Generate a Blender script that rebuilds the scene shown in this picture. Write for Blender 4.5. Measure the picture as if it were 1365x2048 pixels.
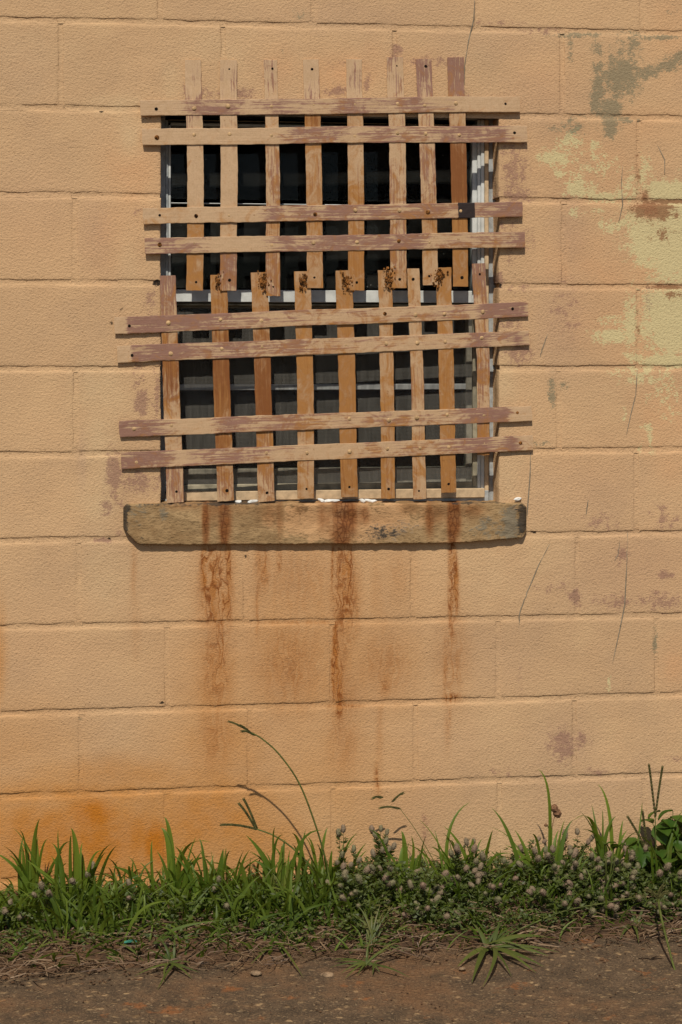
import bpy, bmesh, math, random
import numpy as np
from mathutils import Vector, Matrix, noise

random.seed(7)
rng = np.random.default_rng(7)
for o in list(bpy.data.objects):
    bpy.data.objects.remove(o)
scene = bpy.context.scene
COL = scene.collection

# ------------------------------------------------------------------ camera
YAW = math.radians(7.5)
DIST, EYE, FPX, HORIZON = 3.95, 1.317, 3299.6, 700.0
cam_d = bpy.data.cameras.new('camera')
cam = bpy.data.objects.new('camera', cam_d)
COL.objects.link(cam)
CAM = Vector((-DIST * math.sin(YAW), -DIST * math.cos(YAW), EYE))
cam.location = CAM
cam.rotation_euler = (math.pi / 2, 0, -YAW)
cam_d.sensor_fit = 'VERTICAL'
cam_d.sensor_height = 36
cam_d.lens = 58
cam_d.shift_y = (HORIZON - 1024) / 2048
cam_d.clip_start, cam_d.clip_end = 0.05, 500
scene.camera = cam

# ------------------------------------------------------------------ light
SUNV = Vector((0.23, 1.0, -1.36)).normalized()
world = bpy.data.worlds.new('World')
scene.world = world
world.use_nodes = True
wt = world.node_tree
sky = wt.nodes.new('ShaderNodeTexSky')
sky.sky_type = 'NISHITA'
sky.sun_disc = False
sky.sun_elevation = math.asin(-SUNV.z)
sky.sun_rotation = math.atan2(-SUNV.x, -SUNV.y)
wt.links.new(sky.outputs[0], wt.nodes['Background'].inputs[0])
wt.nodes['Background'].inputs[1].default_value = 0.07
sun_d = bpy.data.lights.new('sun', 'SUN')
sun_d.energy = 4.0
sun_d.angle = math.radians(0.53)
sun_d.color = (1.0, 0.93, 0.82)
sun = bpy.data.objects.new('sun', sun_d)
COL.objects.link(sun)
sun.rotation_euler = SUNV.to_track_quat('-Z', 'Y').to_euler()
sun.location = (-1.5, -5, 7)
scene.view_settings.view_transform = 'Standard'
scene.view_settings.look = 'None'
scene.view_settings.gamma = 1
scene.view_settings.exposure = -0.06

# ------------------------------------------------------------------ mapping
FWD = Vector((math.sin(YAW), math.cos(YAW), 0))
RGT = Vector((math.cos(YAW), -math.sin(YAW), 0))


def P(px, py, y=0.0):
    """a point of the photographed wall (or of a plane parallel to it)"""
    d = FWD + RGT * ((px - 682.5) / FPX) + Vector((0, 0, (HORIZON - py) / FPX))
    return CAM + d * ((y - CAM.y) / d.y)


def G(px, py, z=0.0):
    """a point on the ground"""
    d = FWD + RGT * ((px - 682.5) / FPX) + Vector((0, 0, (HORIZON - py) / FPX))
    return CAM + d * ((z - CAM.z) / d.z)


def pix(x, y, z):
    """photo coordinates of points (numpy)"""
    dx, dy, dz = x - CAM.x, y - CAM.y, z - CAM.z
    t = dx * FWD.x + dy * FWD.y
    r = dx * RGT.x + dy * RGT.y
    return 682.5 + FPX * r / t, HORIZON - FPX * dz / t


def nz(x, y, z=0.0):
    return noise.noise(Vector((x, y, z)))


# ------------------------------------------------------------------ object helpers
def tag(o, label=None, cat=None, group=None, kind=None):
    if label: o['label'] = label
    if cat: o['category'] = cat
    if group: o['group'] = group
    if kind: o['kind'] = kind
    return o


def link(name, mesh, parent=None, mat=None):
    o = bpy.data.objects.new(name, mesh)
    COL.objects.link(o)
    if parent is not None:
        o.parent = parent
    if mat is not None and mesh is not None and len(mesh.materials) == 0:
        mesh.materials.append(mat)
    return o


def empty(name, loc=(0, 0, 0)):
    o = bpy.data.objects.new(name, None)
    COL.objects.link(o)
    o.location = loc
    return o


class MB:
    def __init__(self):
        self.v, self.f, self.t = [], [], []

    def add(self, vs, fs, t=0.0):
        n = len(self.v)
        self.v += [tuple(p) for p in vs]
        self.f += [tuple(i + n for i in f) for f in fs]
        self.t += [t] * len(vs)

    def box(self, x0, x1, y0, y1, z0, z1):
        vs = [(x, y, z) for x in (x0, x1) for y in (y0, y1) for z in (z0, z1)]
        self.add(vs, [(0, 1, 3, 2), (4, 6, 7, 5), (0, 4, 5, 1), (2, 3, 7, 6), (0, 2, 6, 4), (1, 5, 7, 3)])

    def tube(self, pts, rad, n=5, t=0.0):
        pts = [Vector(p) for p in pts]
        if not hasattr(rad, '__len__'):
            rad = [rad] * len(pts)
        vs, fs = [], []
        for i, p in enumerate(pts):
            d = pts[min(i + 1, len(pts) - 1)] - pts[max(i - 1, 0)]
            if d.length < 1e-9:
                d = Vector((0, 0, 1))
            d.normalize()
            a = d.cross(Vector((0.3, 1, 0.1))).normalized()
            b = d.cross(a)
            for k in range(n):
                an = 2 * math.pi * k / n
                vs.append(p + (a * math.cos(an) + b * math.sin(an)) * rad[i])
        for i in range(len(pts) - 1):
            for k in range(n):
                k2 = (k + 1) % n
                fs.append((i * n + k, i * n + k2, (i + 1) * n + k2, (i + 1) * n + k))
        fs.append(tuple(range(n))[::-1])
        fs.append(tuple((len(pts) - 1) * n + k for k in range(n)))
        self.add(vs, fs, t)

    def mesh(self, name, smooth=False, tint=False):
        me = bpy.data.meshes.new(name)
        me.from_pydata(self.v, [], self.f)
        if smooth:
            me.polygons.foreach_set('use_smooth', [True] * len(me.polygons))
        if tint:
            a = me.attributes.new('tint', 'FLOAT', 'POINT')
            a.data.foreach_set('value', np.array(self.t, dtype=np.float32))
        me.update()
        return me

    def build(self, name, mat, parent=None, smooth=False, tint=False):
        return link(name, self.mesh(name, smooth, tint), parent, mat)


def set_attr(me, name, arr):
    """arr (n,4)"""
    a = me.attributes.new(name, 'FLOAT_COLOR', 'POINT')
    a.data.foreach_set('color', np.ascontiguousarray(arr, dtype=np.float32).ravel())


def verts_np(me):
    co = np.empty(len(me.vertices) * 3, dtype=np.float32)
    me.vertices.foreach_get('co', co)
    return co.reshape(-1, 3).astype(np.float64)


# ------------------------------------------------------------------ node helpers
class NT:
    def __init__(self, name):
        self.mat = bpy.data.materials.new(name)
        self.mat.use_nodes = True
        self.t = self.mat.node_tree
        self.bsdf = self.t.nodes['Principled BSDF']
        self.out = self.t.nodes['Material Output']
        self.bsdf.inputs['Roughness'].default_value = 0.85
        self.bsdf.inputs['Specular IOR Level'].default_value = 0.25

    def n(self, typ, **kw):
        nd = self.t.nodes.new(typ)
        for k, v in kw.items():
            setattr(nd, k, v)
        return nd

    def lk(self, a, b):
        self.t.links.new(a, b)

    def put(self, sock, v):
        if isinstance(v, bpy.types.NodeSocket):
            self.lk(v, sock)
        elif v is not None:
            if sock.type == 'RGBA' and len(v) == 3:
                v = (*v, 1)
            sock.default_value = v

    def math(self, op, a, b=None, c=None, clamp=False):
        nd = self.n('ShaderNodeMath', operation=op, use_clamp=clamp)
        self.put(nd.inputs[0], a)
        self.put(nd.inputs[1], b)
        if c is not None:
            self.put(nd.inputs[2], c)
        return nd.outputs[0]

    def pos(self):
        return self.n('ShaderNodeNewGeometry').outputs['Position']

    def scalev(self, v, s, off=(0, 0, 0)):
        m = self.n('ShaderNodeMapping')
        self.put(m.inputs[0], v)
        m.inputs['Scale'].default_value = s
        m.inputs['Location'].default_value = off
        return m.outputs[0]

    def noise(self, vec, scale, detail=4, rough=0.55, dist=0.0):
        nd = self.n('ShaderNodeTexNoise')
        self.put(nd.inputs['Vector'], vec)
        nd.inputs['Scale'].default_value = scale
        nd.inputs['Detail'].default_value = detail
        nd.inputs['Roughness'].default_value = rough
        nd.inputs['Distortion'].default_value = dist
        return nd.outputs['Fac']

    def cn(self, v, k=3.0):
        return self.math('MULTIPLY_ADD', self.math('SUBTRACT', v, 0.5), k, 0.5, clamp=True)

    def voro(self, vec, scale, feature='F1', out='Distance', rnd=1.0):
        nd = self.n('ShaderNodeTexVoronoi', feature=feature)
        self.put(nd.inputs['Vector'], vec)
        nd.inputs['Scale'].default_value = scale
        nd.inputs['Randomness'].default_value = rnd
        return nd.outputs[out]

    def step(self, v, a, b, lo=0.0, hi=1.0):
        nd = self.n('ShaderNodeMapRange', interpolation_type='SMOOTHSTEP')
        self.put(nd.inputs[0], v)
        nd.inputs[1].default_value = a
        nd.inputs[2].default_value = b
        nd.inputs[3].default_value = lo
        nd.inputs[4].default_value = hi
        return nd.outputs[0]

    def mix(self, fac, a, b, mode='MIX'):
        nd = self.n('ShaderNodeMix', data_type='RGBA', blend_type=mode)
        self.put(nd.inputs[0], fac)
        self.put(nd.inputs[6], a)
        self.put(nd.inputs[7], b)
        return nd.outputs[2]

    def attr(self, name, out='Color'):
        nd = self.n('ShaderNodeAttribute', attribute_name=name)
        return nd.outputs[out]

    def sep(self, c):
        nd = self.n('ShaderNodeSeparateColor')
        self.lk(c, nd.inputs[0])
        return nd.outputs[0], nd.outputs[1], nd.outputs[2]

    def bump(self, h, strength=0.5, dist=0.002, normal=None):
        nd = self.n('ShaderNodeBump')
        nd.inputs['Strength'].default_value = strength
        nd.inputs['Distance'].default_value = dist
        self.lk(h, nd.inputs['Height'])
        if normal is not None:
            self.lk(normal, nd.inputs['Normal'])
        return nd.outputs[0]

    def color(self, c):
        self.put(self.bsdf.inputs['Base Color'], c)

    def rough(self, c):
        self.put(self.bsdf.inputs['Roughness'], c)


def simple_mat(name, col, rough=0.7, spec=0.3, var=0.15, scale=60, bump=0.0):
    m = NT(name)
    p = m.pos()
    n = m.noise(p, scale, 5)
    dark = tuple(c * (1 - var * 1.6) for c in col)
    lite = tuple(min(1, c * (1 + var)) for c in col)
    m.color(m.mix(m.step(n, 0.3, 0.7), dark, lite))
    m.bsdf.inputs['Specular IOR Level'].default_value = spec
    m.rough(rough)
    if bump:
        m.put(m.bsdf.inputs['Normal'], m.bump(m.noise(p, scale * 4, 3), bump, 0.002))
    return m.mat


# wall paint: several coats over concrete block, worn, stained
def wall_material():
    m = NT('wall_paint')
    p = m.pos()
    A = m.attr('mask_a'); Aa = m.attr('mask_a', 'Alpha')
    B = m.attr('mask_b'); Ba = m.attr('mask_b', 'Alpha')
    C = m.attr('mask_c')
    pur, yel, gry = m.sep(A); org = Aa
    rst, drk, pale = m.sep(B); peach = Ba
    brn, mau, tone = m.sep(C)
    big = m.noise(p, 2.6, 3)
    mid = m.cn(m.noise(p, 15, 4, 0.6), 2.6)
    fine = m.noise(p, 150, 2, 0.6)
    flat = m.noise(m.scalev(p, (0.8, 1, 1.5)), 230, 3, 0.65)
    cf = m.cn(flat, 3.0)
    chip = m.cn(m.noise(p, 52, 5, 0.68), 3.2)
    tan1, tan2 = (0.54, 0.343, 0.184), (0.612, 0.388, 0.205)
    col = m.mix(m.step(big, 0.36, 0.64), tan1, tan2)
    col = m.mix(m.math('MULTIPLY', mid, 0.35), col, (0.61, 0.41, 0.225))
    col = m.mix(m.math('MULTIPLY', tone, 0.3), col, (0.50, 0.315, 0.17))
    mot = m.cn(m.noise(m.scalev(p, (1, 1, 1), (5, 0, 2)), 5.5, 5, 0.62), 2.8)
    col = m.mix(m.step(mot, 0.45, 1.0, 0.0, 0.34), col, (0.44, 0.285, 0.165))
    col = m.mix(m.step(mot, 0.0, 0.4, 0.26, 0.0), col, (0.64, 0.43, 0.225))
    amp = m.math('ADD', m.math('MULTIPLY', m.math('SUBTRACT', mid, 0.5), 0.35), m.math('MULTIPLY', m.math('SUBTRACT', chip, 0.5), 0.75))
    amp = m.math('ADD', amp, m.math('MULTIPLY', m.math('SUBTRACT', cf, 0.5), 0.6))
    def thr(mask, soft=0.14, amount=1.0, c=0.5):
        v = m.math('MULTIPLY_ADD', amp, amount, mask)
        return m.math('MULTIPLY', m.step(v, c - soft, c + soft), m.step(mask, 0.03, 0.2))
    col = m.mix(m.math('MULTIPLY', peach, m.step(mid, 0.1, 0.9, 0.45, 0.9)), col, (0.63, 0.335, 0.16))
    col = m.mix(m.math('MULTIPLY', pale, m.step(mid, 0.1, 0.9, 0.45, 0.9)), col, (0.62, 0.44, 0.245))
    col = m.mix(m.math('MULTIPLY', mau, m.step(cf, 0.1, 0.9, 0.9, 0.25)), col, (0.40, 0.255, 0.175))
    col = m.mix(m.math('MULTIPLY', thr(yel, 0.05), 0.85), col, (0.60, 0.51, 0.265))
    col = m.mix(m.math('MULTIPLY', thr(brn), 0.8), col, (0.25, 0.10, 0.045))
    col = m.mix(m.math('MULTIPLY', thr(gry, 0.2), 0.75), col, (0.205, 0.185, 0.115))
    col = m.mix(m.math('MULTIPLY', thr(pur, 0.18), 0.62), col, (0.25, 0.125, 0.10))
    col = m.mix(m.math('MULTIPLY', m.math('POWER', org, 0.8), m.step(mid, 0.0, 1.0, 0.75, 1.0), clamp=True), col, m.mix(m.step(org, 0.6, 1.2), (0.51, 0.21, 0.038), (0.47, 0.16, 0.016)))
    # rust runs
    wob = m.noise(m.scalev(p, (1, 1, 0.45)), 38, 2, 0.6)
    offp = m.n('ShaderNodeCombineXYZ')
    m.lk(m.math('MULTIPLY', m.math('SUBTRACT', wob, 0.5), 0.06), offp.inputs[0])
    va = m.n('ShaderNodeVectorMath', operation='ADD')
    m.lk(p, va.inputs[0]); m.lk(offp.outputs[0], va.inputs[1])
    vein = m.step(m.voro(m.scalev(va.outputs[0], (1, 0.2, 0.17)), 78, 'DISTANCE_TO_EDGE'), 0.01, 0.10, 1.0, 0.0)
    streak = m.cn(m.noise(m.scalev(va.outputs[0], (1, 1, 0.06)), 120, 3, 0.6), 2.6)
    soft = m.math('MULTIPLY', m.step(rst, 0.0, 0.9, 0.0, 0.92), m.step(streak, 0.1, 0.9, 0.45, 1.0))
    hard = m.math('MULTIPLY', m.step(rst, 0.3, 0.8, 0.0, 1.0), m.math('MULTIPLY', vein, m.step(mid, 0.1, 0.7, 0.5, 1.0)))
    col = m.mix(soft, col, (0.37, 0.132, 0.024))
    col = m.mix(hard, col, (0.215, 0.062, 0.012))
    col = m.mix(thr(drk, 0.12, 0.5), col, (0.03, 0.02, 0.013))
    pit_shade = m.math('MULTIPLY', m.step(flat, 0.32, 0.40, 1.0, 0.0), m.step(mot, 0.1, 0.7, 0.45, 1.0))
    col = m.mix(m.math('MULTIPLY', pit_shade, 0.75), col, (0.24, 0.135, 0.065))  # shade in the hollows of the stipple, painted into the colour
    m.color(col)
    m.rough(0.9)
    m.bsdf.inputs['Specular IOR Level'].default_value = 0.15
    h = m.math('ADD', m.math('MULTIPLY', fine, 0.9), m.math('MULTIPLY', flat, 0.75))
    m.put(m.bsdf.inputs['Normal'], m.bump(h, 0.55, 0.0042))
    return m.mat


def sill_material():
    m = NT('sill_concrete')
    p = m.pos()
    rst, drk, pat = m.sep(m.attr('mask_b'))
    gry = m.attr('mask_b', 'Alpha')
    mid = m.cn(m.noise(p, 22, 5, 0.65), 2.8)
    grain = m.cn(m.noise(m.scalev(p, (0.55, 1, 1.3)), 150, 4, 0.7), 2.6)
    amp = m.math('ADD', m.math('MULTIPLY', m.math('SUBTRACT', mid, 0.5), 0.8), m.math('MULTIPLY', m.math('SUBTRACT', grain, 0.5), 0.6))
    def thr(mask, soft=0.15, c=0.5):
        return m.math('MULTIPLY', m.step(m.math('ADD', mask, amp), c - soft, c + soft), m.step(mask, 0.03, 0.2))
    col = m.mix(mid, (0.27, 0.165, 0.075), (0.43, 0.285, 0.14))
    col = m.mix(m.math('MULTIPLY', m.step(grain, 0.15, 0.45, 1, 0), 0.5), col, (0.15, 0.09, 0.04))
    col = m.mix(m.math('MULTIPLY', thr(pat), 0.85), col, (0.56, 0.33, 0.16))
    col = m.mix(m.math('MULTIPLY', thr(gry, 0.2), 0.75), col, (0.17, 0.155, 0.115))
    vein = m.step(m.voro(m.scalev(p, (1, 0.3, 0.45)), 110, 'DISTANCE_TO_EDGE'), 0.0, 0.2, 1.0, 0.35)
    col = m.mix(m.math('MULTIPLY', m.step(rst, 0.02, 0.85, 0.0, 0.9), m.step(mid, 0.0, 0.8, 0.55, 1.0)), col, (0.25, 0.085, 0.02))
    col = m.mix(m.math('MULTIPLY', m.step(rst, 0.35, 1.0, 0.0, 0.8), vein), col, (0.10, 0.03, 0.01))
    col = m.mix(m.math('MULTIPLY', thr(drk, 0.2), 0.88), col, (0.04, 0.034, 0.027))
    m.color(col)
    m.bsdf.inputs['Specular IOR Level'].default_value = 0.15
    h = m.math('ADD', m.math('MULTIPLY', grain, 0.5), m.math('MULTIPLY', mid, 0.6))
    m.put(m.bsdf.inputs['Normal'], m.bump(h, 0.6, 0.004))
    return m.mat


def strap_material():
    """steel strap: purple primer, tan paint brushed over it, rust bleeding through"""
    m = NT('strap_paint')
    bc = m.attr('bar_uv', 'Vector')           # along, across, seed
    pri, rst, drk = m.sep(m.attr('mask_b'))
    brown = m.attr('mask_b', 'Alpha')
    p = m.pos()
    brush = m.cn(m.noise(m.scalev(bc, (9, 240, 30)), 1.0, 6, 0.7, 0.5), 2.4)
    blot = m.cn(m.noise(m.scalev(bc, (19, 30, 13)), 1.0, 6, 0.68, 1.2), 2.4)
    fine = m.noise(p, 300, 4, 0.65)
    tan = m.mix(blot, (0.49, 0.315, 0.17), (0.60, 0.41, 0.245))
    tan = m.mix(m.math('MULTIPLY', m.step(fine, 0.3, 0.6, 0.35, 0.0), 1.0), tan, (0.36, 0.22, 0.11))
    mixn = m.math('ADD', m.math('MULTIPLY', brush, 0.6), m.math('MULTIPLY', blot, 0.4))
    s = m.math('ADD', m.math('MINIMUM', pri, 0.82), m.math('MULTIPLY', m.math('SUBTRACT', mixn, 0.5), 2.1))
    f = m.math('MULTIPLY', m.step(s, 0.28, 0.72), m.step(pri, 0.0, 0.15))
    pcol = m.mix(brush, (0.155, 0.062, 0.05), (0.28, 0.138, 0.105))
    col = m.mix(m.math('MULTIPLY', f, 0.85), tan, pcol)
    r = m.math('ADD', rst, m.math('MULTIPLY', m.math('SUBTRACT', blot, 0.5), 0.75))
    col = m.mix(m.math('MULTIPLY', m.step(r, 0.08, 0.72), 0.9), col, m.mix(blot, (0.27, 0.10, 0.018), (0.40, 0.175, 0.035)))
    b = m.math('ADD', brown, m.math('MULTIPLY', m.math('SUBTRACT', mixn, 0.5), 0.9))
    col = m.mix(m.math('MULTIPLY', m.step(b, 0.25, 0.8), 0.85), col, (0.19, 0.062, 0.016))
    d = m.math('ADD', drk, m.math('MULTIPLY', m.math('SUBTRACT', fine, 0.5), 0.6))
    col = m.mix(m.step(d, 0.4, 0.6), col, (0.028, 0.018, 0.016))
    # specks of rust
    sp = m.step(m.noise(m.scalev(p, (1, 1, 1), (3, 0, 0)), 95, 3, 0.6), 0.66, 0.74)
    col = m.mix(m.math('MULTIPLY', sp, 0.55), col, (0.22, 0.085, 0.02))
    m.color(col)
    m.rough(0.62)
    m.bsdf.inputs['Specular IOR Level'].default_value = 0.25
    h = m.math('ADD', m.math('MULTIPLY', brush, 0.6), m.math('MULTIPLY', fine, 0.5))
    m.put(m.bsdf.inputs['Normal'], m.bump(h, 0.35, 0.0015))
    return m.mat


def asphalt_material():
    m = NT('old_asphalt')
    p = m.pos()
    big = m.noise(p, 3.2, 5, 0.6)
    mid = m.noise(p, 18, 5, 0.65)
    fine = m.noise(p, 160, 4, 0.65)
    dn = m.n('ShaderNodeTexNoise'); m.lk(p, dn.inputs['Vector']); dn.inputs['Scale'].default_value = 70
    dn.inputs['Detail'].default_value = 3
    dv = m.n('ShaderNodeVectorMath', operation='SCALE'); m.lk(dn.outputs['Color'], dv.inputs[0]); dv.inputs['Scale'].default_value = 0.02
    pv = m.n('ShaderNodeVectorMath', operation='ADD'); m.lk(p, pv.inputs[0]); m.lk(dv.outputs[0], pv.inputs[1])
    q = m.scalev(pv.outputs[0], (0.7, 1, 1))
    vd = m.voro(q, 58, 'F1', 'Distance')
    vc = m.voro(q, 58, 'F1', 'Color')
    r, g, b = m.sep(vc)
    col = m.mix(m.step(mid, 0.3, 0.7), (0.062, 0.043, 0.026), (0.125, 0.083, 0.048))
    # gravel worn flush with the surface
    stone = m.math('MULTIPLY', m.step(vd, 0.16, 0.42, 1, 0), m.step(r, 0.42, 0.5))
    scol = m.mix(g, (0.15, 0.095, 0.045), (0.46, 0.31, 0.16))
    col = m.mix(m.math('MULTIPLY', stone, m.step(mid, 0.3, 0.6, 0.35, 0.9)), col, scol)
    vd2 = m.voro(q, 150, 'F1', 'Distance')
    r2, g2, b2 = m.sep(m.voro(q, 150, 'F1', 'Color'))
    st2 = m.math('MULTIPLY', m.step(vd2, 0.3, 0.45, 1, 0), m.step(r2, 0.6, 0.66))
    col = m.mix(m.math('MULTIPLY', st2, 0.7), col, m.mix(g2, (0.16, 0.10, 0.05), (0.36, 0.26, 0.15)))
    # red clay washed over it
    clay = m.math('ADD', m.attr('tint', 'Fac'), m.math('MULTIPLY', m.math('SUBTRACT', big, 0.5), 1.5))
    clay = m.math('ADD', clay, m.math('MULTIPLY', m.math('SUBTRACT', mid, 0.5), 0.9))
    col = m.mix(m.step(clay, 0.3, 0.95, 0.0, 0.85), col, m.mix(mid, (0.13, 0.066, 0.03), (0.21, 0.105, 0.045)))
    rc = m.step(m.noise(p, 11, 4, 0.65), 0.60, 0.70)
    col = m.mix(m.math('MULTIPLY', rc, 0.7), col, (0.27, 0.095, 0.025))
    g3 = m.cn(m.noise(q, 330, 3, 0.7), 3.2)
    col = m.mix(m.math('MULTIPLY', m.step(g3, 0.55, 1.0), 0.5), col, (0.26, 0.17, 0.09))
    col = m.mix(m.math('MULTIPLY', m.step(g3, 0.0, 0.42, 1.0, 0.0), 0.6), col, (0.028, 0.02, 0.013))
    col = m.mix(m.step(fine, 0.3, 0.55, 0.4, 0.0), col, (0.035, 0.024, 0.015))
    m.color(col)
    m.rough(0.9)
    m.bsdf.inputs['Specular IOR Level'].default_value = 0.2
    h = m.math('ADD', m.math('MULTIPLY', fine, 0.6), m.math('MULTIPLY', m.math('ADD', stone, st2), 0.5))
    h = m.math('ADD', h, mid)
    m.put(m.bsdf.inputs['Normal'], m.bump(h, 0.7, 0.006))
    return m.mat


def dirt_material():
    m = NT('clay_dirt')
    p = m.pos()
    mid = m.noise(p, 22, 6, 0.65)
    fine = m.noise(p, 200, 4, 0.7)
    col = m.mix(m.step(mid, 0.3, 0.7), (0.06, 0.034, 0.018), (0.16, 0.085, 0.04))
    col = m.mix(m.step(fine, 0.35, 0.6, 0.5, 0.0), col, (0.035, 0.022, 0.013))
    m.color(col)
    h = m.math('ADD', m.math('MULTIPLY', fine, 0.6), mid)
    m.put(m.bsdf.inputs['Normal'], m.bump(h, 0.8, 0.008))
    return m.mat


def leaf_material(name, c1, c2, trans=0.35, use_tint=True, dry=(0.30, 0.21, 0.08)):
    m = NT(name)
    p = m.pos()
    if use_tint:
        v = m.attr('tint', 'Fac')
    else:
        v = m.n('ShaderNodeObjectInfo').outputs['Random']
    n = m.noise(p, 30, 3)
    col = m.mix(m.math('ADD', m.math('MULTIPLY', v, 0.75), m.math('MULTIPLY', m.math('SUBTRACT', n, 0.5), 0.6), clamp=True), c1, c2)
    # yellowed bits
    y = m.step(m.noise(p, 9, 2), 0.62, 0.75)
    col = m.mix(m.math('MULTIPLY', y, 0.3), col, dry)
    m.color(col)
    m.rough(0.5)
    m.bsdf.inputs['Specular IOR Level'].default_value = 0.3
    tr = m.n('ShaderNodeBsdfTranslucent')
    m.put(tr.inputs[0], m.mix(0.5, col, (0.16, 0.22, 0.01)))
    mx = m.n('ShaderNodeMixShader')
    mx.inputs[0].default_value = trans
    m.lk(m.bsdf.outputs[0], mx.inputs[1])
    m.lk(tr.outputs[0], mx.inputs[2])
    m.lk(mx.outputs[0], m.out.inputs[0])
    return m.mat


def glass_material():
    m = NT('dusty_glass')
    p = m.pos()
    tr = m.n('ShaderNodeBsdfTransparent')
    tr.inputs[0].default_value = (0.75, 0.78, 0.76, 1)
    gl = m.n('ShaderNodeBsdfGlossy')
    gl.inputs[1].default_value = 0.04
    gl.inputs[0].default_value = (0.8, 0.85, 0.9, 1)
    mx = m.n('ShaderNodeMixShader')
    mx.inputs[0].default_value = 0.006
    m.lk(tr.outputs[0], mx.inputs[1]); m.lk(gl.outputs[0], mx.inputs[2])
    df = m.n('ShaderNodeBsdfDiffuse')
    df.inputs[0].default_value = (0.55, 0.53, 0.48, 1)
    dust = m.step(m.noise(p, 6, 5, 0.6), 0.3, 0.8, 0.004, 0.03)
    spk = m.math('MULTIPLY', m.step(m.voro(p, 55), 0.05, 0.10, 1, 0), m.step(m.noise(p, 10, 2), 0.55, 0.62))
    fac = m.math('ADD', dust, m.math('MULTIPLY', spk, 0.35), clamp=True)
    mx2 = m.n('ShaderNodeMixShader')
    m.lk(fac, mx2.inputs[0])
    m.lk(mx.outputs[0], mx2.inputs[1]); m.lk(df.outputs[0], mx2.inputs[2])
    m.lk(mx2.outputs[0], m.out.inputs[0])
    return m.mat


def screen_material():
    m = NT('insect_screen')
    p = m.pos()
    tr = m.n('ShaderNodeBsdfTransparent')
    df = m.n('ShaderNodeBsdfDiffuse')
    df.inputs[0].default_value = (0.16, 0.15, 0.13, 1)
    sx = m.n('ShaderNodeSeparateXYZ'); m.lk(p, sx.inputs[0])
    wx = m.math('SINE', m.math('MULTIPLY', sx.outputs[0], 1900.0))
    wz = m.math('SINE', m.math('MULTIPLY', sx.outputs[2], 1900.0))
    wv = m.step(m.math('MAXIMUM', wx, wz), 0.3, 0.9, 0.2, 0.62)
    streak = m.step(m.noise(m.scalev(p, (30, 1, 4)), 3.0, 4), 0.3, 0.7, 0.75, 1.1)
    fac = m.math('MULTIPLY', wv, streak, clamp=True)
    mx = m.n('ShaderNodeMixShader')
    m.lk(fac, mx.inputs[0])
    m.lk(tr.outputs[0], mx.inputs[1]); m.lk(df.outputs[0], mx.inputs[2])
    m.lk(mx.outputs[0], m.out.inputs[0])
    return m.mat


def head_material():
    m = NT('clover_fuzz')
    r = m.n('ShaderNodeObjectInfo').outputs['Random']
    col = m.mix(m.step(r, 0.0, 0.55), (0.14, 0.14, 0.062), (0.185, 0.14, 0.085))
    col = m.mix(m.step(r, 0.55, 1.0), col, (0.20, 0.125, 0.085))
    col = m.mix(m.math('MULTIPLY', m.noise(m.pos(), 160, 3), 0.5), col, (0.26, 0.20, 0.13))
    m.color(col)
    m.rough(0.95)
    return m.mat


M = dict(
    wall=wall_material(), sill=sill_material(), strap=strap_material(),
    asphalt=asphalt_material(), dirt=dirt_material(), glass=glass_material(), screen=screen_material(),
    white=simple_mat('window_white', (0.60, 0.61, 0.58), 0.5, 0.4, 0.10, 40),
    alu=simple_mat('window_aluminium', (0.36, 0.38, 0.38), 0.45, 0.5, 0.18, 60),
    cream=simple_mat('window_tan_moulding', (0.55, 0.40, 0.24), 0.7, 0.3, 0.15, 50),
    grime=simple_mat('window_sash_grimy', (0.33, 0.29, 0.20), 0.7, 0.3, 0.25, 30),
    dull=simple_mat('sash_dull', (0.43, 0.39, 0.30), 0.7, 0.3, 0.2, 30),
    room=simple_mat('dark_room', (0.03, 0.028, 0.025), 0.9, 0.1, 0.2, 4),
    hole=simple_mat('hole_shade', (0.012, 0.009, 0.007), 0.95, 0.05, 0.2, 90),
    rust=simple_mat('flaking_rust', (0.21, 0.085, 0.022), 0.9, 0.1, 0.6, 120, 0.8),
    rivet=simple_mat('rivet_paint', (0.50, 0.32, 0.155), 0.65, 0.25, 0.22, 130, 0.2),
    chip=simple_mat('white_paint_chip', (0.74, 0.73, 0.68), 0.6, 0.3, 0.1, 90),
    drip=simple_mat('grey_drip', (0.26, 0.21, 0.145), 0.9, 0.1, 0.2, 60),
    grass=leaf_material('grass_blade', (0.075, 0.130, 0.012), (0.175, 0.245, 0.026), 0.42, False),
    turf=leaf_material('turf_blade', (0.055, 0.095, 0.010), (0.175, 0.235, 0.028), 0.4),
    clover=leaf_material('clover_leaf', (0.048, 0.068, 0.014), (0.13, 0.155, 0.036), 0.32),
    runner=leaf_material('crabgrass_blade', (0.050, 0.072, 0.013), (0.115, 0.135, 0.026), 0.25, False),
    broad=leaf_material('broad_leaf', (0.040, 0.090, 0.010), (0.085, 0.15, 0.016), 0.35, False),
    straw=leaf_material('dry_straw', (0.11, 0.062, 0.034), (0.34, 0.23, 0.13), 0.1, True, (0.2, 0.14, 0.08)),
    head=head_material(),
    seed=simple_mat('seed_spike', (0.095, 0.088, 0.03), 0.8, 0.1, 0.35, 200),
    stem=simple_mat('grass_stem', (0.085, 0.10, 0.022), 0.6, 0.2, 0.25, 60),
    bur=simple_mat('dried_bur', (0.20, 0.105, 0.055), 0.9, 0.1, 0.35, 220, 0.6),
    pebble=simple_mat('pebble', (0.25, 0.17, 0.10), 0.9, 0.15, 0.3, 80, 0.4),
    scrap=simple_mat('teal_scrap', (0.03, 0.16, 0.11), 0.5, 0.4, 0.2, 60),
)

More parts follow.
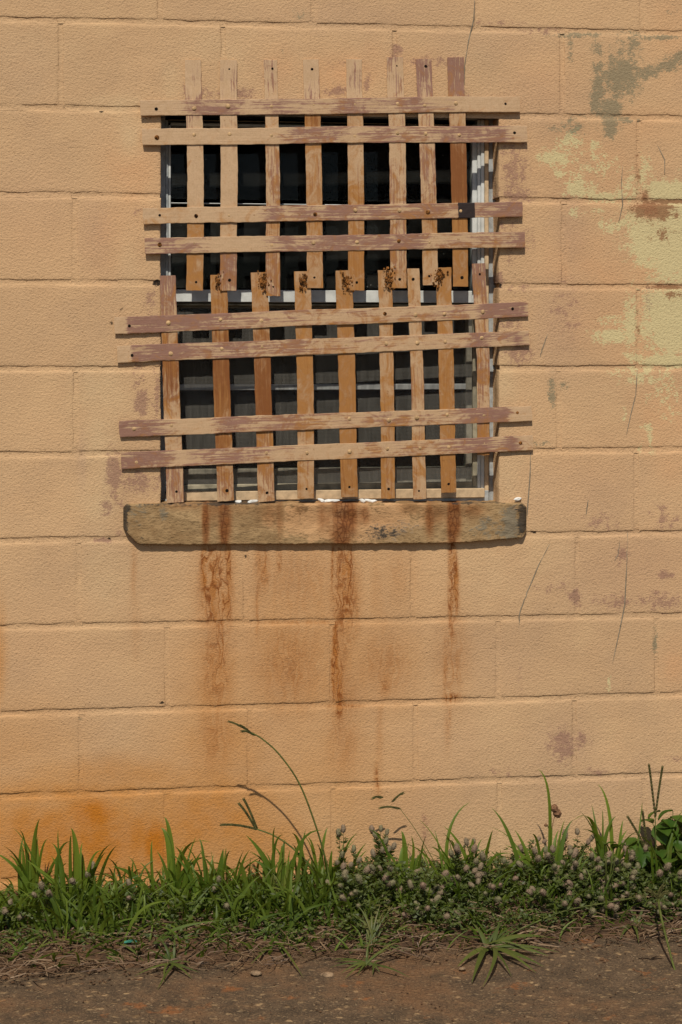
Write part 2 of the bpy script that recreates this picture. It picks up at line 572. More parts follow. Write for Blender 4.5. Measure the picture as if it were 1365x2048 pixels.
# ------------------------------------------------------------------ wall layout
# course joints: photo height of the joint at the left and right edges of the photograph
LINES = [(37, 66), (213, 236), (387, 404), (563, 573), (737, 735), (908, 899), (1081, 1064),
         (1254, 1229), (1427, 1388), (1592, 1548), (1761, 1708)]
XL, XR = P(0, 700).x, P(1365, 700).x
ZL = []
for a, b in LINES:
    ZL.append((P(0, a).z, P(1365, b).z))
for k in range(3):
    ZL.insert(0, (ZL[0][0] + 0.2035, ZL[0][1] + 0.2035))
ZL.append((ZL[-1][0] - 0.2035, ZL[-1][1] - 0.2035))


def zline(k, x):
    a, b = ZL[k]
    t = min(max((x - XL) / (XR - XL), -0.25), 1.25)
    return a + (b - a) * t + 0.0012 * nz(x * 3.0, k * 7.3)


# vertical joints of each course (photo x)
VJ = {2: [320, 627, 955, 1285], 3: [122, 447, 790, 1125], 4: [-42, 960, 1279], 5: [150, 480, 800, 1128],
      6: [-25, 945, 1278], 7: [152, 480, 800, 1118], 8: [-12, 640, 960, 1273],
      9: [158, 492, 826, 1155], 10: [-5, 335, 665, 997, 1314], 11: [163, 500, 832, 1149],
      12: [-5, 333, 667, 1000, 1290], 13: [165, 500, 832, 1150], 1: [122, 450, 790, 1125], 0: [320, 640, 955, 1285]}
BW = 0.4064
OPEN_L, OPEN_RT, OPEN_RB = P(322, 600).x, P(1002, 300).x, P(995, 950).x
OPEN_R = (OPEN_RT + OPEN_RB) / 2
OPEN_TOP = 3     # line index above which the lintel course sits: joint line ZL[4]
HX0, HX1 = -2.1, 2.3   # wall ends


# ---- stains laid on the wall (photo coordinates of each patch)
def blob(px, py, lst):
    out = np.zeros_like(px)
    for e in lst:
        cx, cy, rx, ry, s = e[:5]
        an = math.radians(e[5]) if len(e) > 5 else 0
        dx, dy = px - cx, py - cy
        u = (dx * math.cos(an) + dy * math.sin(an)) / rx
        v = (-dx * math.sin(an) + dy * math.cos(an)) / ry
        r = np.sqrt(u * u + v * v)
        out = np.maximum(out, s * np.exp(-0.75 * r ** 2.2) * np.clip(2.4 - r, 0, 1))
    return out


PUR = [(388, 178, 20, 16, .8), (478, 186, 36, 10, .85), (420, 190, 30, 10, .5), (540, 150, 14, 14, .4), (690, 182, 38, 9, .85),
       (735, 165, 8, 20, .6), (795, 102, 12, 12, .8), (860, 122, 50, 10, .6), (905, 118, 30, 10, .4), (935, 190, 10, 10, .5), (690, 128, 30, 10, .35),
       (1028, 340, 26, 60, .7), (1030, 392, 30, 14, .9), (1022, 450, 20, 12, .55), (1025, 500, 20, 30, .4), (1035, 575, 30, 14, .5),
       (1018, 650, 26, 8, .85), (1036, 705, 28, 22, .85), (1000, 560, 8, 20, .8), (285, 800, 12, 30, .9), (276, 770, 10, 40, .55), (315, 790, 6, 60, .8),
       (300, 600, 16, 30, .55), (228, 950, 13, 50, .9), (275, 965, 40, 22, .7), (212, 1010, 10, 30, .5), (207, 1080, 22, 5, 1), (240, 1065, 10, 10, .6),
       (850, 1665, 8, 50, .55), (1330, 1150, 20, 8, 1), (1320, 1205, 50, 18, .6), (1235, 1205, 40, 18, .6), (1150, 1195, 12, 22, .7), (1245, 1110, 14, 22, .6),
       (1125, 1490, 26, 36, .7), (1165, 1480, 14, 16, .7), (1110, 1175, 40, 20, .35), (1200, 1045, 40, 16, .45), (1330, 1035, 30, 26, .5),
       (1190, 1545, 24, 8, .6), (1010, 1545, 30, 10, .45), (1350, 1520, 20, 10, .5), (1130, 620, 30, 70, .4), (1060, 470, 12, 40, .35), (1300, 600, 20, 40, .3),
       (1040, 1365, 8, 30, .35), (245, 1000, 12, 30, .45), (275, 425, 10, 30, .3), (1095, 60, 60, 8, .5), (1000, 45, 60, 6, .4)]
YEL = [(1142, 282, 22, 22, .85), (1108, 315, 36, 15, .9), (1190, 290, 10, 10, .9), (1180, 330, 60, 26, .5), (1120, 345, 14, 10, .8), (1160, 375, 36, 20, .75),
       (1205, 392, 60, 12, .75), (1262, 375, 22, 34, .7), (1290, 345, 16, 40, .55), (1345, 385, 60, 22, 1.2), (1350, 480, 48, 90, 1.3),
       (1300, 480, 46, 50, 1.1), (1280, 435, 40, 20, .75), (1235, 452, 36, 14, .75), (1195, 425, 16, 10, .6), (1150, 425, 16, 10, .6), (1350, 640, 62, 66, 1.3),
       (1320, 600, 40, 22, .9), (1225, 672, 44, 14, 1.0), (1262, 640, 14, 60, .8), (1345, 722, 60, 12, 1.1), (1265, 712, 16, 14, .7),
       (1290, 752, 60, 22, .62), (1330, 790, 40, 36, .42), (1340, 830, 20, 20, .35), (1290, 855, 14, 5, .9), (1303, 880, 4, 30, .8), (1250, 830, 4, 20, .6), (1280, 880, 4, 24, .5),
       (1220, 1370, 4, 16, .9), (1225, 640, 30, 8, .7)]
GRY = [(1200, 165, 13, 66, .95), (1245, 150, 36, 46, 1.05), (1222, 212, 22, 24, 1.0), (1190, 205, 10, 24, .9), (1300, 145, 60, 12, .75, -18), (1350, 122, 40, 16, .85, -20),
       (1262, 90, 26, 26, .6), (1195, 92, 12, 8, .9), (1160, 70, 50, 5, .9), (1140, 95, 4, 30, .8), (1222, 258, 16, 22, 1.0), (1240, 240, 30, 6, .8),
       (1150, 255, 26, 22, .6), (1120, 255, 26, 8, .5), (1104, 790, 7, 34, .9), (1128, 770, 6, 10, .7), (1085, 885, 22, 8, .55), (1320, 75, 50, 5, .8), (1345, 35, 12, 30, .3),
       (950, 70, 6, 30, .0), (1310, 1290, 6, 30, .7), (1350, 250, 10, 5, .5), (560, 100, 8, 6, .3), (160, 1437, 6, 5, 1), (600, 30, 16, 12, .5), (865, 1605, 20, 6, .4)]
BRN = [(1308, 420, 40, 18, 1.2), (1290, 392, 10, 14, .9), (1340, 403, 60, 5, 1.0), (1340, 573, 40, 6, 1.0), (1330, 470, 30, 18, .5), (1345, 590, 20, 8, .7), (1276, 640, 5, 60, .35), (1275, 350, 6, 60, .45)]
ORG = [(170, 1690, 330, 110, 1.0), (150, 1590, 260, 40, .8), (110, 1670, 260, 95, .95), (185, 1630, 80, 56, 1.1), (312, 1690, 40, 70, 1.2), (255, 1670, 150, 80, .95), (40, 1600, 160, 50, .7), (0, 1320, 10, 90, .5),
       (410, 1640, 180, 110, .85), (240, 1555, 220, 40, .6), (450, 1500, 120, 90, .5), (620, 1570, 200, 150, .36), (490, 1690, 170, 80, .75), (60, 1740, 220, 50, .85), (200, 1700, 170, 70, 1.0), (60, 1650, 110, 60, .85), (30, 1500, 130, 80, .3), (620, 1320, 220, 190, .32), (430, 1420, 80, 170, .4)]
RST = [(430, 1150, 34, 130, .62), (412, 1130, 7, 90, 1.0), (455, 1160, 7, 100, 1.0), (435, 1250, 30, 220, .5), (440, 1290, 10, 120, .75), (420, 1330, 16, 150, .5), (425, 1440, 30, 110, .35),
       (520, 1130, 14, 90, .55), (530, 1300, 20, 120, .35), (515, 1200, 6, 110, .55), (575, 1170, 30, 90, .32), (600, 1300, 60, 110, .26), (640, 1180, 26, 90, .35),
       (685, 1160, 22, 120, .72), (700, 1140, 8, 70, .9), (672, 1320, 7, 90, 1.05), (682, 1380, 10, 70, 1.0), (685, 1300, 26, 130, .5), (680, 1450, 22, 90, .5), (672, 1250, 5, 60, .8), (665, 1130, 4, 60, .8),
       (755, 1180, 18, 120, .3), (765, 1320, 30, 110, .32), (770, 1370, 14, 40, .55), (760, 1450, 8, 130, .4), (800, 1140, 26, 90, .26), (755, 1560, 5, 40, .7),
       (905, 1130, 8, 60, 1.1), (912, 1170, 6, 70, .95), (900, 1220, 7, 90, .75), (905, 1290, 26, 120, .42), (890, 1330, 8, 80, .6), (905, 1395, 24, 12, .75), (897, 1440, 9, 60, .45),
       (268, 1140, 7, 90, .42), (272, 1230, 12, 120, .26), (432, 1180, 38, 120, .75), (432, 1330, 38, 120, .6), (580, 1325, 85, 110, .5), (600, 1160, 110, 100, .4), (690, 1200, 32, 120, .7), (690, 1400, 34, 90, .5), (770, 1330, 60, 80, .46), (430, 1470, 45, 80, .5), (690, 1480, 40, 80, .45), (905, 1330, 34, 90, .48), (530, 1140, 16, 60, .62), (800, 1150, 40, 70, .34), (560, 1120, 8, 40, .6), (600, 1245, 120, 6, .5), (430, 1240, 45, 6, .7), (690, 1412, 40, 6, .7)]
DRK = [(314, 566, 10, 9, 1.4), (222, 650, 5, 5, 1.6), (206, 222, 4, 3, 1.5), (217, 1077, 5, 3, 1.6), (1067, 1064, 6, 3, 1.5), (323, 1404, 8, 4, 1.5), (492, 1112, 4, 5, 1.2), (1000, 570, 8, 8, .9),
       (282, 285, 4, 12, .8), (618, 118, 4, 4, 1), (770, 95, 4, 3, 1), (505, 232, 3, 3, .6), (300, 235, 30, 3, .5), (845, 640, 3, 3, .0), (620, 1410, 6, 4, .5), (306, 680, 3, 3, .8), (250, 782, 3, 3, 1), (242, 620, 3, 3, 1)]
PALE = [(230, 208, 60, 16, .8), (262, 270, 26, 46, .8), (275, 150, 14, 34, .0), (345, 165, 16, 30, .7), (200, 780, 44, 60, .75), (200, 880, 36, 70, .7), (195, 1000, 30, 90, .65), (210, 1150, 40, 60, .55),
        (420, 90, 60, 40, .3), (255, 520, 24, 60, .5), (300, 470, 18, 60, .4), (1010, 760, 18, 90, .6), (1020, 960, 24, 60, .55), (960, 1150, 60, 60, .35), (1080, 1100, 40, 60, .3),
        (470, 130, 22, 50, .4), (950, 120, 40, 60, .2), (360, 640, 10, 10, 0), (60, 120, 90, 70, .25), (1160, 840, 40, 60, .25), (980, 1700, 80, 30, .35), (640, 1640, 30, 40, .4)]
PEACH = [(680, 150, 60, 40, .8), (745, 140, 24, 46, .6), (560, 140, 30, 40, .5), (265, 340, 50, 70, .75), (230, 480, 60, 70, .55), (60, 460, 130, 80, .2), (1150, 520, 70, 60, .55), (1220, 550, 110, 40, .6),
         (1300, 700, 80, 60, .45), (1180, 330, 120, 90, .45), (1300, 250, 90, 40, .4), (1330, 830, 60, 80, .55), (1350, 930, 40, 40, .5), (1200, 640, 90, 70, .4), (1090, 160, 60, 60, .35), (820, 140, 60, 40, .5),
         (1345, 60, 40, 90, .45), (1350, 1330, 30, 50, .6), (1300, 1130, 90, 60, .25), (60, 1300, 130, 90, .2), (1180, 900, 80, 90, .25), (990, 250, 20, 20, .5)]
MAU = [(1080, 200, 90, 60, .35), (1240, 1140, 140, 80, .35), (1130, 1480, 60, 60, .35), (700, 30, 260, 30, .3), (1000, 80, 160, 40, .3), (60, 400, 90, 60, .25), (1120, 640, 50, 90, .5), (1140, 460, 30, 70, .4), (190, 460, 30, 60, .45),
       (880, 1480, 120, 90, .2), (1220, 1580, 140, 50, .3), (165, 920, 8, 50, .5), (1180, 1000, 130, 60, .25), (840, 1620, 70, 60, .3), (1000, 1320, 60, 60, .25), (40, 130, 70, 60, .2)]


def paint(me, tone=0.0):
    co = verts_np(me)
    px, py = pix(co[:, 0], co[:, 1] * 0, co[:, 2])
    wob = np.array([nz(a * 9, b * 3) for a, b in zip(co[:, 0], co[:, 2])])
    z0 = lambda l, d=0: blob(px + d, py, l)
    set_attr(me, 'mask_a', np.stack([z0(PUR), z0(YEL), z0(GRY), z0(ORG)], 1))
    set_attr(me, 'mask_b', np.stack([z0(RST, wob * 5), z0([(a, b, c * .72, d * .72, e * .85) for a, b, c, d, e in DRK]), z0(PALE), z0(PEACH)], 1))
    set_attr(me, 'mask_c', np.stack([z0(BRN), z0(MAU), np.full(len(co), tone), np.zeros(len(co))], 1))


def face_lines(L, fine):
    e = [0.0, 0.0016, 0.004, 0.009, 0.016]
    if L < 0.04:
        e = [0.0, 0.0016, 0.004]
    inner = L - 2 * e[-1]
    n = max(2, int(round(inner / fine)))
    mid = [e[-1] + inner * i / n for i in range(1, n)]
    return e + mid + [L - q for q in reversed(e)]


def block_mesh(x0, x1, ztop, zbot, fine, seed, bev=(.3, .3, .78, .18)):
    """x0,x1; ztop(x), zbot(x); a concrete block with softened, uneven arrises. bev: left,right,top,bottom"""
    W = x1 - x0
    H = ztop((x0 + x1) / 2) - zbot((x0 + x1) / 2)
    us, vs = face_lines(W, fine), face_lines(H, fine)
    nu, nv = len(us), len(vs)
    R = 0.0065
    v, f = [], []
    for j, b in enumerate(vs):
        for i, a in enumerate(us):
            fx = a / W
            x = x0 + a
            zt, zb = ztop(x), zbot(x)
            z = zb + (zt - zb) * b / H
            el, er, eb, et = a, W - a, b, H - b
            # uneven edges
            x += (0.0022 * nz(z * 22, seed) + 0.001 * nz(z * 80, seed)) * max(0, 1 - el / 0.02)
            x += (0.0022 * nz(z * 22, seed + 9) + 0.001 * nz(z * 80, seed + 4)) * max(0, 1 - er / 0.02)
            z += (0.0024 * nz(x * 18, seed + 3) + 0.0012 * nz(x * 75, seed)) * max(0, 1 - et / 0.02)
            z += (0.0028 * nz(x * 18, seed + 6) + 0.0018 * nz(x * 75, seed + 2)) * max(0, 1 - eb / 0.02)
            y = 0.0
            # rounded corners in plan
            for q, d in ((bev[0], el), (bev[1], er), (bev[2], et), (bev[3], eb)):
                if d < R:
                    y += 0.0055 * q * (1 - math.sqrt(max(0, 1 - (1 - d / R) ** 2)))
            y += 0.0011 * nz(x * 9 + seed, z * 9) + 0.0006 * nz(x * 40, z * 40, seed)
            v.append((x, y, z))
    for j in range(nv - 1):
        for i in range(nu - 1):
            f.append((j * nu + i, j * nu + i + 1, (j + 1) * nu + i + 1, (j + 1) * nu + i))
    ring = [i for i in range(nu)] + [j * nu + nu - 1 for j in range(1, nv)] + [(nv - 1) * nu + i for i in range(nu - 2, -1, -1)] + [j * nu for j in range(nv - 2, 0, -1)]
    n0 = len(v)
    for yb in (0.035, 0.1):
        for r in ring:
            v.append((v[r][0], yb, v[r][2]))
    m_ = len(ring)
    for k in range(m_):
        k2 = (k + 1) % m_
        f.append((ring[k2], ring[k], n0 + k, n0 + k2))
        f.append((n0 + k2, n0 + k, n0 + m_ + k, n0 + m_ + k2))
    f.append(tuple(n0 + m_ + k for k in range(m_)))
    me = bpy.data.meshes.new('block')
    me.from_pydata(v, [], f)
    me.polygons.foreach_set('use_smooth', [True] * len(me.polygons))
    me.update()
    return me


wall = empty('block_wall', (0, 0, 0))
tag(wall, 'tan painted concrete block wall with rust runs and peeling patches', 'wall')
JH = 0.0050   # half joint
NL = len(ZL)
mort = MB()


def joint_strip(pts, vertical, depth, seed):
    """a tooled mortar joint following pts (x,z)"""
    prof = [-0.0085, -0.0055, -0.0028, 0.0, 0.0028, 0.0055, 0.0085]
    vs, fs = [], []
    for i, (x, z) in enumerate(pts):
        endz = (0.0012 * max(0, 1 - min(i, len(pts) - 1 - i) / 1.6)) if vertical else 0
        dd = endz + depth * (1 + 0.45 * nz(x * 6, z * 6, seed)) + 0.0010 * nz(x * 40, z * 40, seed)
        for q in prof:
            t = q / 0.0085
            y = (0.0006 if vertical else 0.0007) + dd * (1 - t * t)
            if vertical:
                vs.append((x + q + 0.0006 * nz(z * 30, seed), y, z))
            else:
                vs.append((x, y, z + q + 0.0006 * nz(x * 30, seed)))
    n = len(prof)
    for i in range(len(pts) - 1):
        for k in range(n - 1):
            q = (i * n + k, i * n + k + 1, (i + 1) * n + k + 1, (i + 1) * n + k)
            fs.append(q if vertical else q[::-1])
    mort.add(vs, fs)


def spans(x0, x1, course):
    """cut the window opening out of an interval"""
    if 4 <= course <= 8:
        a, b = OPEN_L, OPEN_R
        if x1 <= a or x0 >= b:
            return [(x0, x1, 0)]
        r = []
        if x0 < a - 0.03:
            r.append((x0, a, 1))
        if x1 > b + 0.03:
            r.append((b, x1, 2))
        return r
    return [(x0, x1, 0)]


blocks = []
for c in range(0, NL - 1):
    js = sorted(P(p_, 700).x for p_ in VJ[c])
    while js[0] > HX0: js.insert(0, js[0] - BW)
    while js[-1] < HX1: js.append(js[-1] + BW)
    for a, b in zip(js[:-1], js[1:]):
        for x0, x1, side in spans(a, b, c):
            lx = x0 if side == 2 else x0 + JH
            rx = x1 if side == 1 else x1 - JH
            if rx - lx < 0.02:
                continue
            visible = -0.95 < (lx + rx) / 2 < 1.0 and 2 <= c <= 12
            under = 9 <= c <= 11 and -0.6 < (lx + rx) / 2 < 0.45
            fine = 0.0062 if under else (0.011 if visible else 0.05)
            sd = c * 13.7 + a * 5.1
            me = block_mesh(lx, rx, lambda x, c=c: zline(c, x) - JH, lambda x, c=c: zline(c + 1, x) + JH, fine, sd)
            me.materials.append(M['wall'])
            paint(me, random.random())
            o = link('block', me, wall)
            blocks.append(o)
    for x in js[1:-1]:
        if 4 <= c <= 8 and OPEN_L - 0.03 < x < OPEN_R + 0.03:
            continue
        zt, zb = zline(c, x), zline(c + 1, x)
        n = 22
        joint_strip([(x, zb + .001 + (zt - zb - .002) * i / n) for i in range(n + 1)], True, 0.0010 if c != 3 else 0.0018, c + x)
for k in range(1, NL - 1):
    segs = [(HX0, HX1)]
    if 5 <= k <= 8:
        segs = [(HX0, OPEN_L - 0.002), (OPEN_R + 0.002, HX1)]
    for a, b in segs:
        n = max(4, int((b - a) / 0.012))
        joint_strip([(a + (b - a) * i / n, zline(k, a + (b - a) * i / n)) for i in range(n + 1)], False, 0.0011, k * 3.1)
ZT = zline(4, 0) + 0.004
ZB = P(682, 1001).z
core = [(HX0, OPEN_L - 0.006, -0.12, 2.66), (OPEN_R + 0.006, HX1, -0.12, 2.66),
        (OPEN_L - 0.006, OPEN_R + 0.006, ZT + 0.006, 2.66), (OPEN_L - 0.006, OPEN_R + 0.006, -0.12, ZB - 0.03)]
for a, b, z0, z1 in core:
    mort.box(a, b, 0.0115, 0.13, z0, z1)
mo = mort.build('mortar', M['wall'], wall)
paint(mo.data)
# dark room behind the window
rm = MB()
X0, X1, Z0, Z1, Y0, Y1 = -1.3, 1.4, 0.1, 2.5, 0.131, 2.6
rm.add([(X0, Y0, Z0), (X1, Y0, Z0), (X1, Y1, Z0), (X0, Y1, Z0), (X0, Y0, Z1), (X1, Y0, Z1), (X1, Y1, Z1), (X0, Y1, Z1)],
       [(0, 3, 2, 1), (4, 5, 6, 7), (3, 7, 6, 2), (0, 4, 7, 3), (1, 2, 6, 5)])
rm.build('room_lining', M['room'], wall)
cap = MB(); cap.box(HX0, HX1, -0.002, 2.7, 2.72, 2.80)
cap.build('wall_cap', M['wall'], wall)

# thin grey drips of old paint running down the wall
DRIPS = [[(950, 0), (948, 40), (938, 80), (930, 130), (928, 190)],
         [(1062, 905), (1060, 960), (1056, 1010), (1054, 1040)],
         [(1246, 330), (1243, 370), (1246, 410), (1238, 445)],
         [(1275, 740), (1272, 790), (1262, 830), (1253, 872)],
         [(1177, 1000), (1172, 1034)],
         [(1100, 1088), (1078, 1130), (1055, 1185), (1040, 1225), (1037, 1268)],
         [(1256, 1065), (1254, 1130), (1250, 1210), (1240, 1260), (1225, 1330)],
         [(1240, 1075), (1237, 1108), (1229, 1124)],
         [(1096, 668), (1086, 696), (1080, 716)],
         [(1310, 150 + 130), (1330, 320), (1330, 350)]]
for d in DRIPS:
    pts = []
    for (a, b), (c, e) in zip(d[:-1], d[1:]):
        for i in range(5):
            t = i / 5
            q = P(a + (c - a) * t + 1.5 * nz(b * 0.1 + i, a), b + (e - b) * t, 0.0)
            pts.append((q.x, 0.0006, q.z))
    q = P(*d[-1]); pts.append((q.x, 0.0006, q.z))
    mb = MB()
    r0 = random.uniform(0.0014, 0.0019)
    mb.tube(pts, [r0 * (1 - 0.6 * abs(2 * i / (len(pts) - 1) - 1) ** 3) for i in range(len(pts))], 5)
    o = mb.build('paint_drip', M['drip'], wall, True)

# ------------------------------------------------------------------ ground
def ground_grid(name, xs, ys, zf, mat, tintf):
    v, f, t = [], [], []
    for y in ys:
        for x in xs:
            v.append((x, y, zf(x, y)))
            t.append(tintf(x, y))
    n = len(xs)
    for j in range(len(ys) - 1):
        for i in range(n - 1):
            f.append((j * n + i, j * n + i + 1, (j + 1) * n + i + 1, (j + 1) * n + i))
    me = bpy.data.meshes.new(name)
    me.from_pydata(v, [], f)
    a = me.attributes.new('tint', 'FLOAT', 'POINT')
    a.data.foreach_set('value', np.array(t, dtype=np.float32))
    me.polygons.foreach_set('use_smooth', [True] * len(me.polygons))
    me.update()
    o = link(name, me, None, mat)
    tag(o, kind='structure')
    return o


def edge_y(x):
    """front edge of the verge"""
    return -0.37 + 0.03 * x + 0.03 * nz(x * 3.1, 2.2) + 0.014 * nz(x * 11, 5)


xs = sorted(set([-60, -30, -12, -6, -4, -3] + [round(-2 + 0.02 * i, 3) for i in range(216)] + [2.6, 3.4, 5, 8, 14, 30, 60]))
ys = sorted(set([-80, -40, -20, -10, -6, -4, -3, -2.4, -2.0, -1.7, -1.5, -1.3, -1.15] + [round(-1.05 + 0.02 * i, 3) for i in range(43)] + [-0.1, 0.0]))
def clay_amt(x, y):
    px, py = pix(np.array([x]), np.array([y]), np.array([0.0]))
    px, py = px[0], py[0]
    t = 0.28
    t += 0.55 * max(0, 1 - abs(px - 800) / 380) * max(0, 1 - abs(py - 1935) / 85)
    t += 0.25 * max(0, 1 - abs(px - 480) / 300) * max(0, 1 - abs(py - 1930) / 80)
    t += 0.2 * max(0, 1 - abs(py - 2010) / 80)
    t -= 0.25 * max(0, 1 - abs(px - 1200) / 250) * max(0, 1 - abs(py - 1930) / 90)
    return t
ground_grid('asphalt_ground', xs, ys, lambda x, y: 0.006 * nz(x * 5, y * 5) + 0.002 * nz(x * 22, y * 22), M['asphalt'], clay_amt)
# (the verge of clay and dead thatch along the wall)
v, f = [], []
nx, ny = 260, 22
for j in range(ny + 1):
    for i in range(nx + 1):
        x = -2.6 + 5.2 * i / nx
        t = j / ny
        y = edge_y(x) * t + 0.02 * (1 - t)
        hgt = 0.05 * (1 - t ** 2.2) + 0.012 * nz(x * 9, y * 9) * (1 - t * 0.5) + 0.006 * nz(x * 35, y * 35)
        z = hgt - (0.022 if j == ny else 0.0) + 0.004
        v.append((x, y, z))
for j in range(ny):
    for i in range(nx):
        f.append((j * (nx + 1) + i, (j + 1) * (nx + 1) + i, (j + 1) * (nx + 1) + i + 1, j * (nx + 1) + i + 1))
me = bpy.data.meshes.new('dirt_verge')
me.from_pydata(v, [], f)
me.polygons.foreach_set('use_smooth', [True] * len(me.polygons))
tag(link('dirt_verge', me, None, M['dirt']), kind='structure')


def soil(x, y):
    t = min(1, max(0, y / edge_y(x)))
    return 0.05 * (1 - t ** 2.2) if y > edge_y(x) else 0.002


# ------------------------------------------------------------------ window
win = empty('window', (P(655, 1000).x, 0.06, P(655, 1000).z))
tag(win, 'white framed sash window with dusty panes behind the steel lattice', 'window')
WO = Vector(win.location)


def wpart(name, boxes, mat, parent=win, bevel=0.0012):
    """boxes given by photo px at a plane: (x0,x1,y_top,y_bottom,plane,thickness)"""
    bm = bmesh.new()
    for (x0, x1, t, b, y, th) in boxes:
        a, c = P(x0, t, y), P(x1, b, y)
        r = bmesh.ops.create_cube(bm, size=1)
        bmesh.ops.scale(bm, vec=(abs(c.x - a.x), th, abs(a.z - c.z)), verts=r['verts'])
        bmesh.ops.translate(bm, vec=((a.x + c.x) / 2, y + th / 2, (a.z + c.z) / 2), verts=r['verts'])
    bmesh.ops.bevel(bm, geom=bm.edges[:], offset=bevel, segments=1, affect='EDGES')
    bmesh.ops.translate(bm, vec=-WO, verts=bm.verts)
    me = bpy.data.meshes.new(name)
    bm.to_mesh(me); bm.free()
    o = link(name, me, parent, mat)
    if parent is not win:
        o.matrix_parent_inverse = Matrix()
    return o


# outer frame, moulding, sash tracks
wpart('frame', [(318, 331, 222, 1004, .062, .06), (978, 1012, 222, 1004, .066, .06), (331, 978, 222, 240, .064, .06), (331, 978, 988, 1006, .050, .07)], M['alu'])
wpart('moulding', [(970, 978, 240, 988, .052, .05)], M['cream'])
wpart('moulding', [(345, 970, 984, 995, .040, .06)], M['cream'])
wpart('track', [(331, 337, 240, 984, .068, .05)], M['alu'])
wpart('track', [(955.5, 962, 240, 984, .060, .05), (962.6, 969.5, 240, 984, .056, .05)], M['white'])
wpart('track', [(337, 955, 240, 250, .069, .05)], M['grime'])
us = wpart('upper_sash', [(337.5, 342, 250, 606, .070, .03), (945, 955, 250, 606, .068, .03), (342, 945, 250, 256, .071, .03), (342, 945, 579, 606, .056, .045)], M['white'])
wpart('muntin', [(342, 945, 405, 414, .072, .018)], M['white'], us)
gm = MB()
for (t, b) in ((256, 405), (414, 579)):
    gm = MB()
    a, c = P(342, t, .083), P(945, b, .083)
    gm.add([Vector((a.x, .083, a.z)) - WO, Vector((c.x, .083, a.z)) - WO, Vector((c.x, .083, c.z)) - WO, Vector((a.x, .083, c.z)) - WO,
            Vector((a.x, .086, a.z)) - WO, Vector((c.x, .086, a.z)) - WO, Vector((c.x, .086, c.z)) - WO, Vector((a.x, .086, c.z)) - WO],
           [(0, 1, 2, 3), (7, 6, 5, 4), (0, 4, 5, 1), (3, 2, 6, 7), (0, 3, 7, 4), (1, 5, 6, 2)])
    gm.build('pane', M['glass'], us)
ls = wpart('lower_sash', [(340, 359, 612, 984, .098, .03), (933, 950, 612, 984, .098, .03), (359, 933, 606.5, 618, .097, .03), (359, 933, 939, 968, .096, .03)], M['dull'])
wpart('muntin', [(359, 933, 769, 779, .100, .018)], M['white'], ls)
for (t, b) in ((618, 769), (779, 939)):
    gm = MB()
    a, c = P(359, t, .11), P(933, b, .11)
    gm.add([Vector((a.x, .11, a.z)) - WO, Vector((c.x, .11, a.z)) - WO, Vector((c.x, .11, c.z)) - WO, Vector((a.x, .11, c.z)) - WO,
            Vector((a.x, .113, a.z)) - WO, Vector((c.x, .113, a.z)) - WO, Vector((c.x, .113, c.z)) - WO, Vector((a.x, .113, c.z)) - WO],
           [(0, 1, 2, 3), (7, 6, 5, 4), (0, 4, 5, 1), (3, 2, 6, 7), (0, 3, 7, 4), (1, 5, 6, 2)])
    gm.build('pane', M['glass'], ls)
scr = wpart('screen_frame', [(338, 346, 607, 984, .066, .012), (946, 955, 607, 984, .064, .012), (346, 946, 607, 613, .066, .012), (346, 946, 970, 984, .066, .012)], M['grime'])
sm = MB()
a, c = P(346, 613, .074), P(946, 970, .074)
sm.add([Vector((a.x, .074, a.z)) - WO, Vector((c.x, .074, a.z)) - WO, Vector((c.x, .074, c.z)) - WO, Vector((a.x, .074, c.z)) - WO], [(0, 1, 2, 3)])
sm.build('mesh_screen', M['screen'], scr)

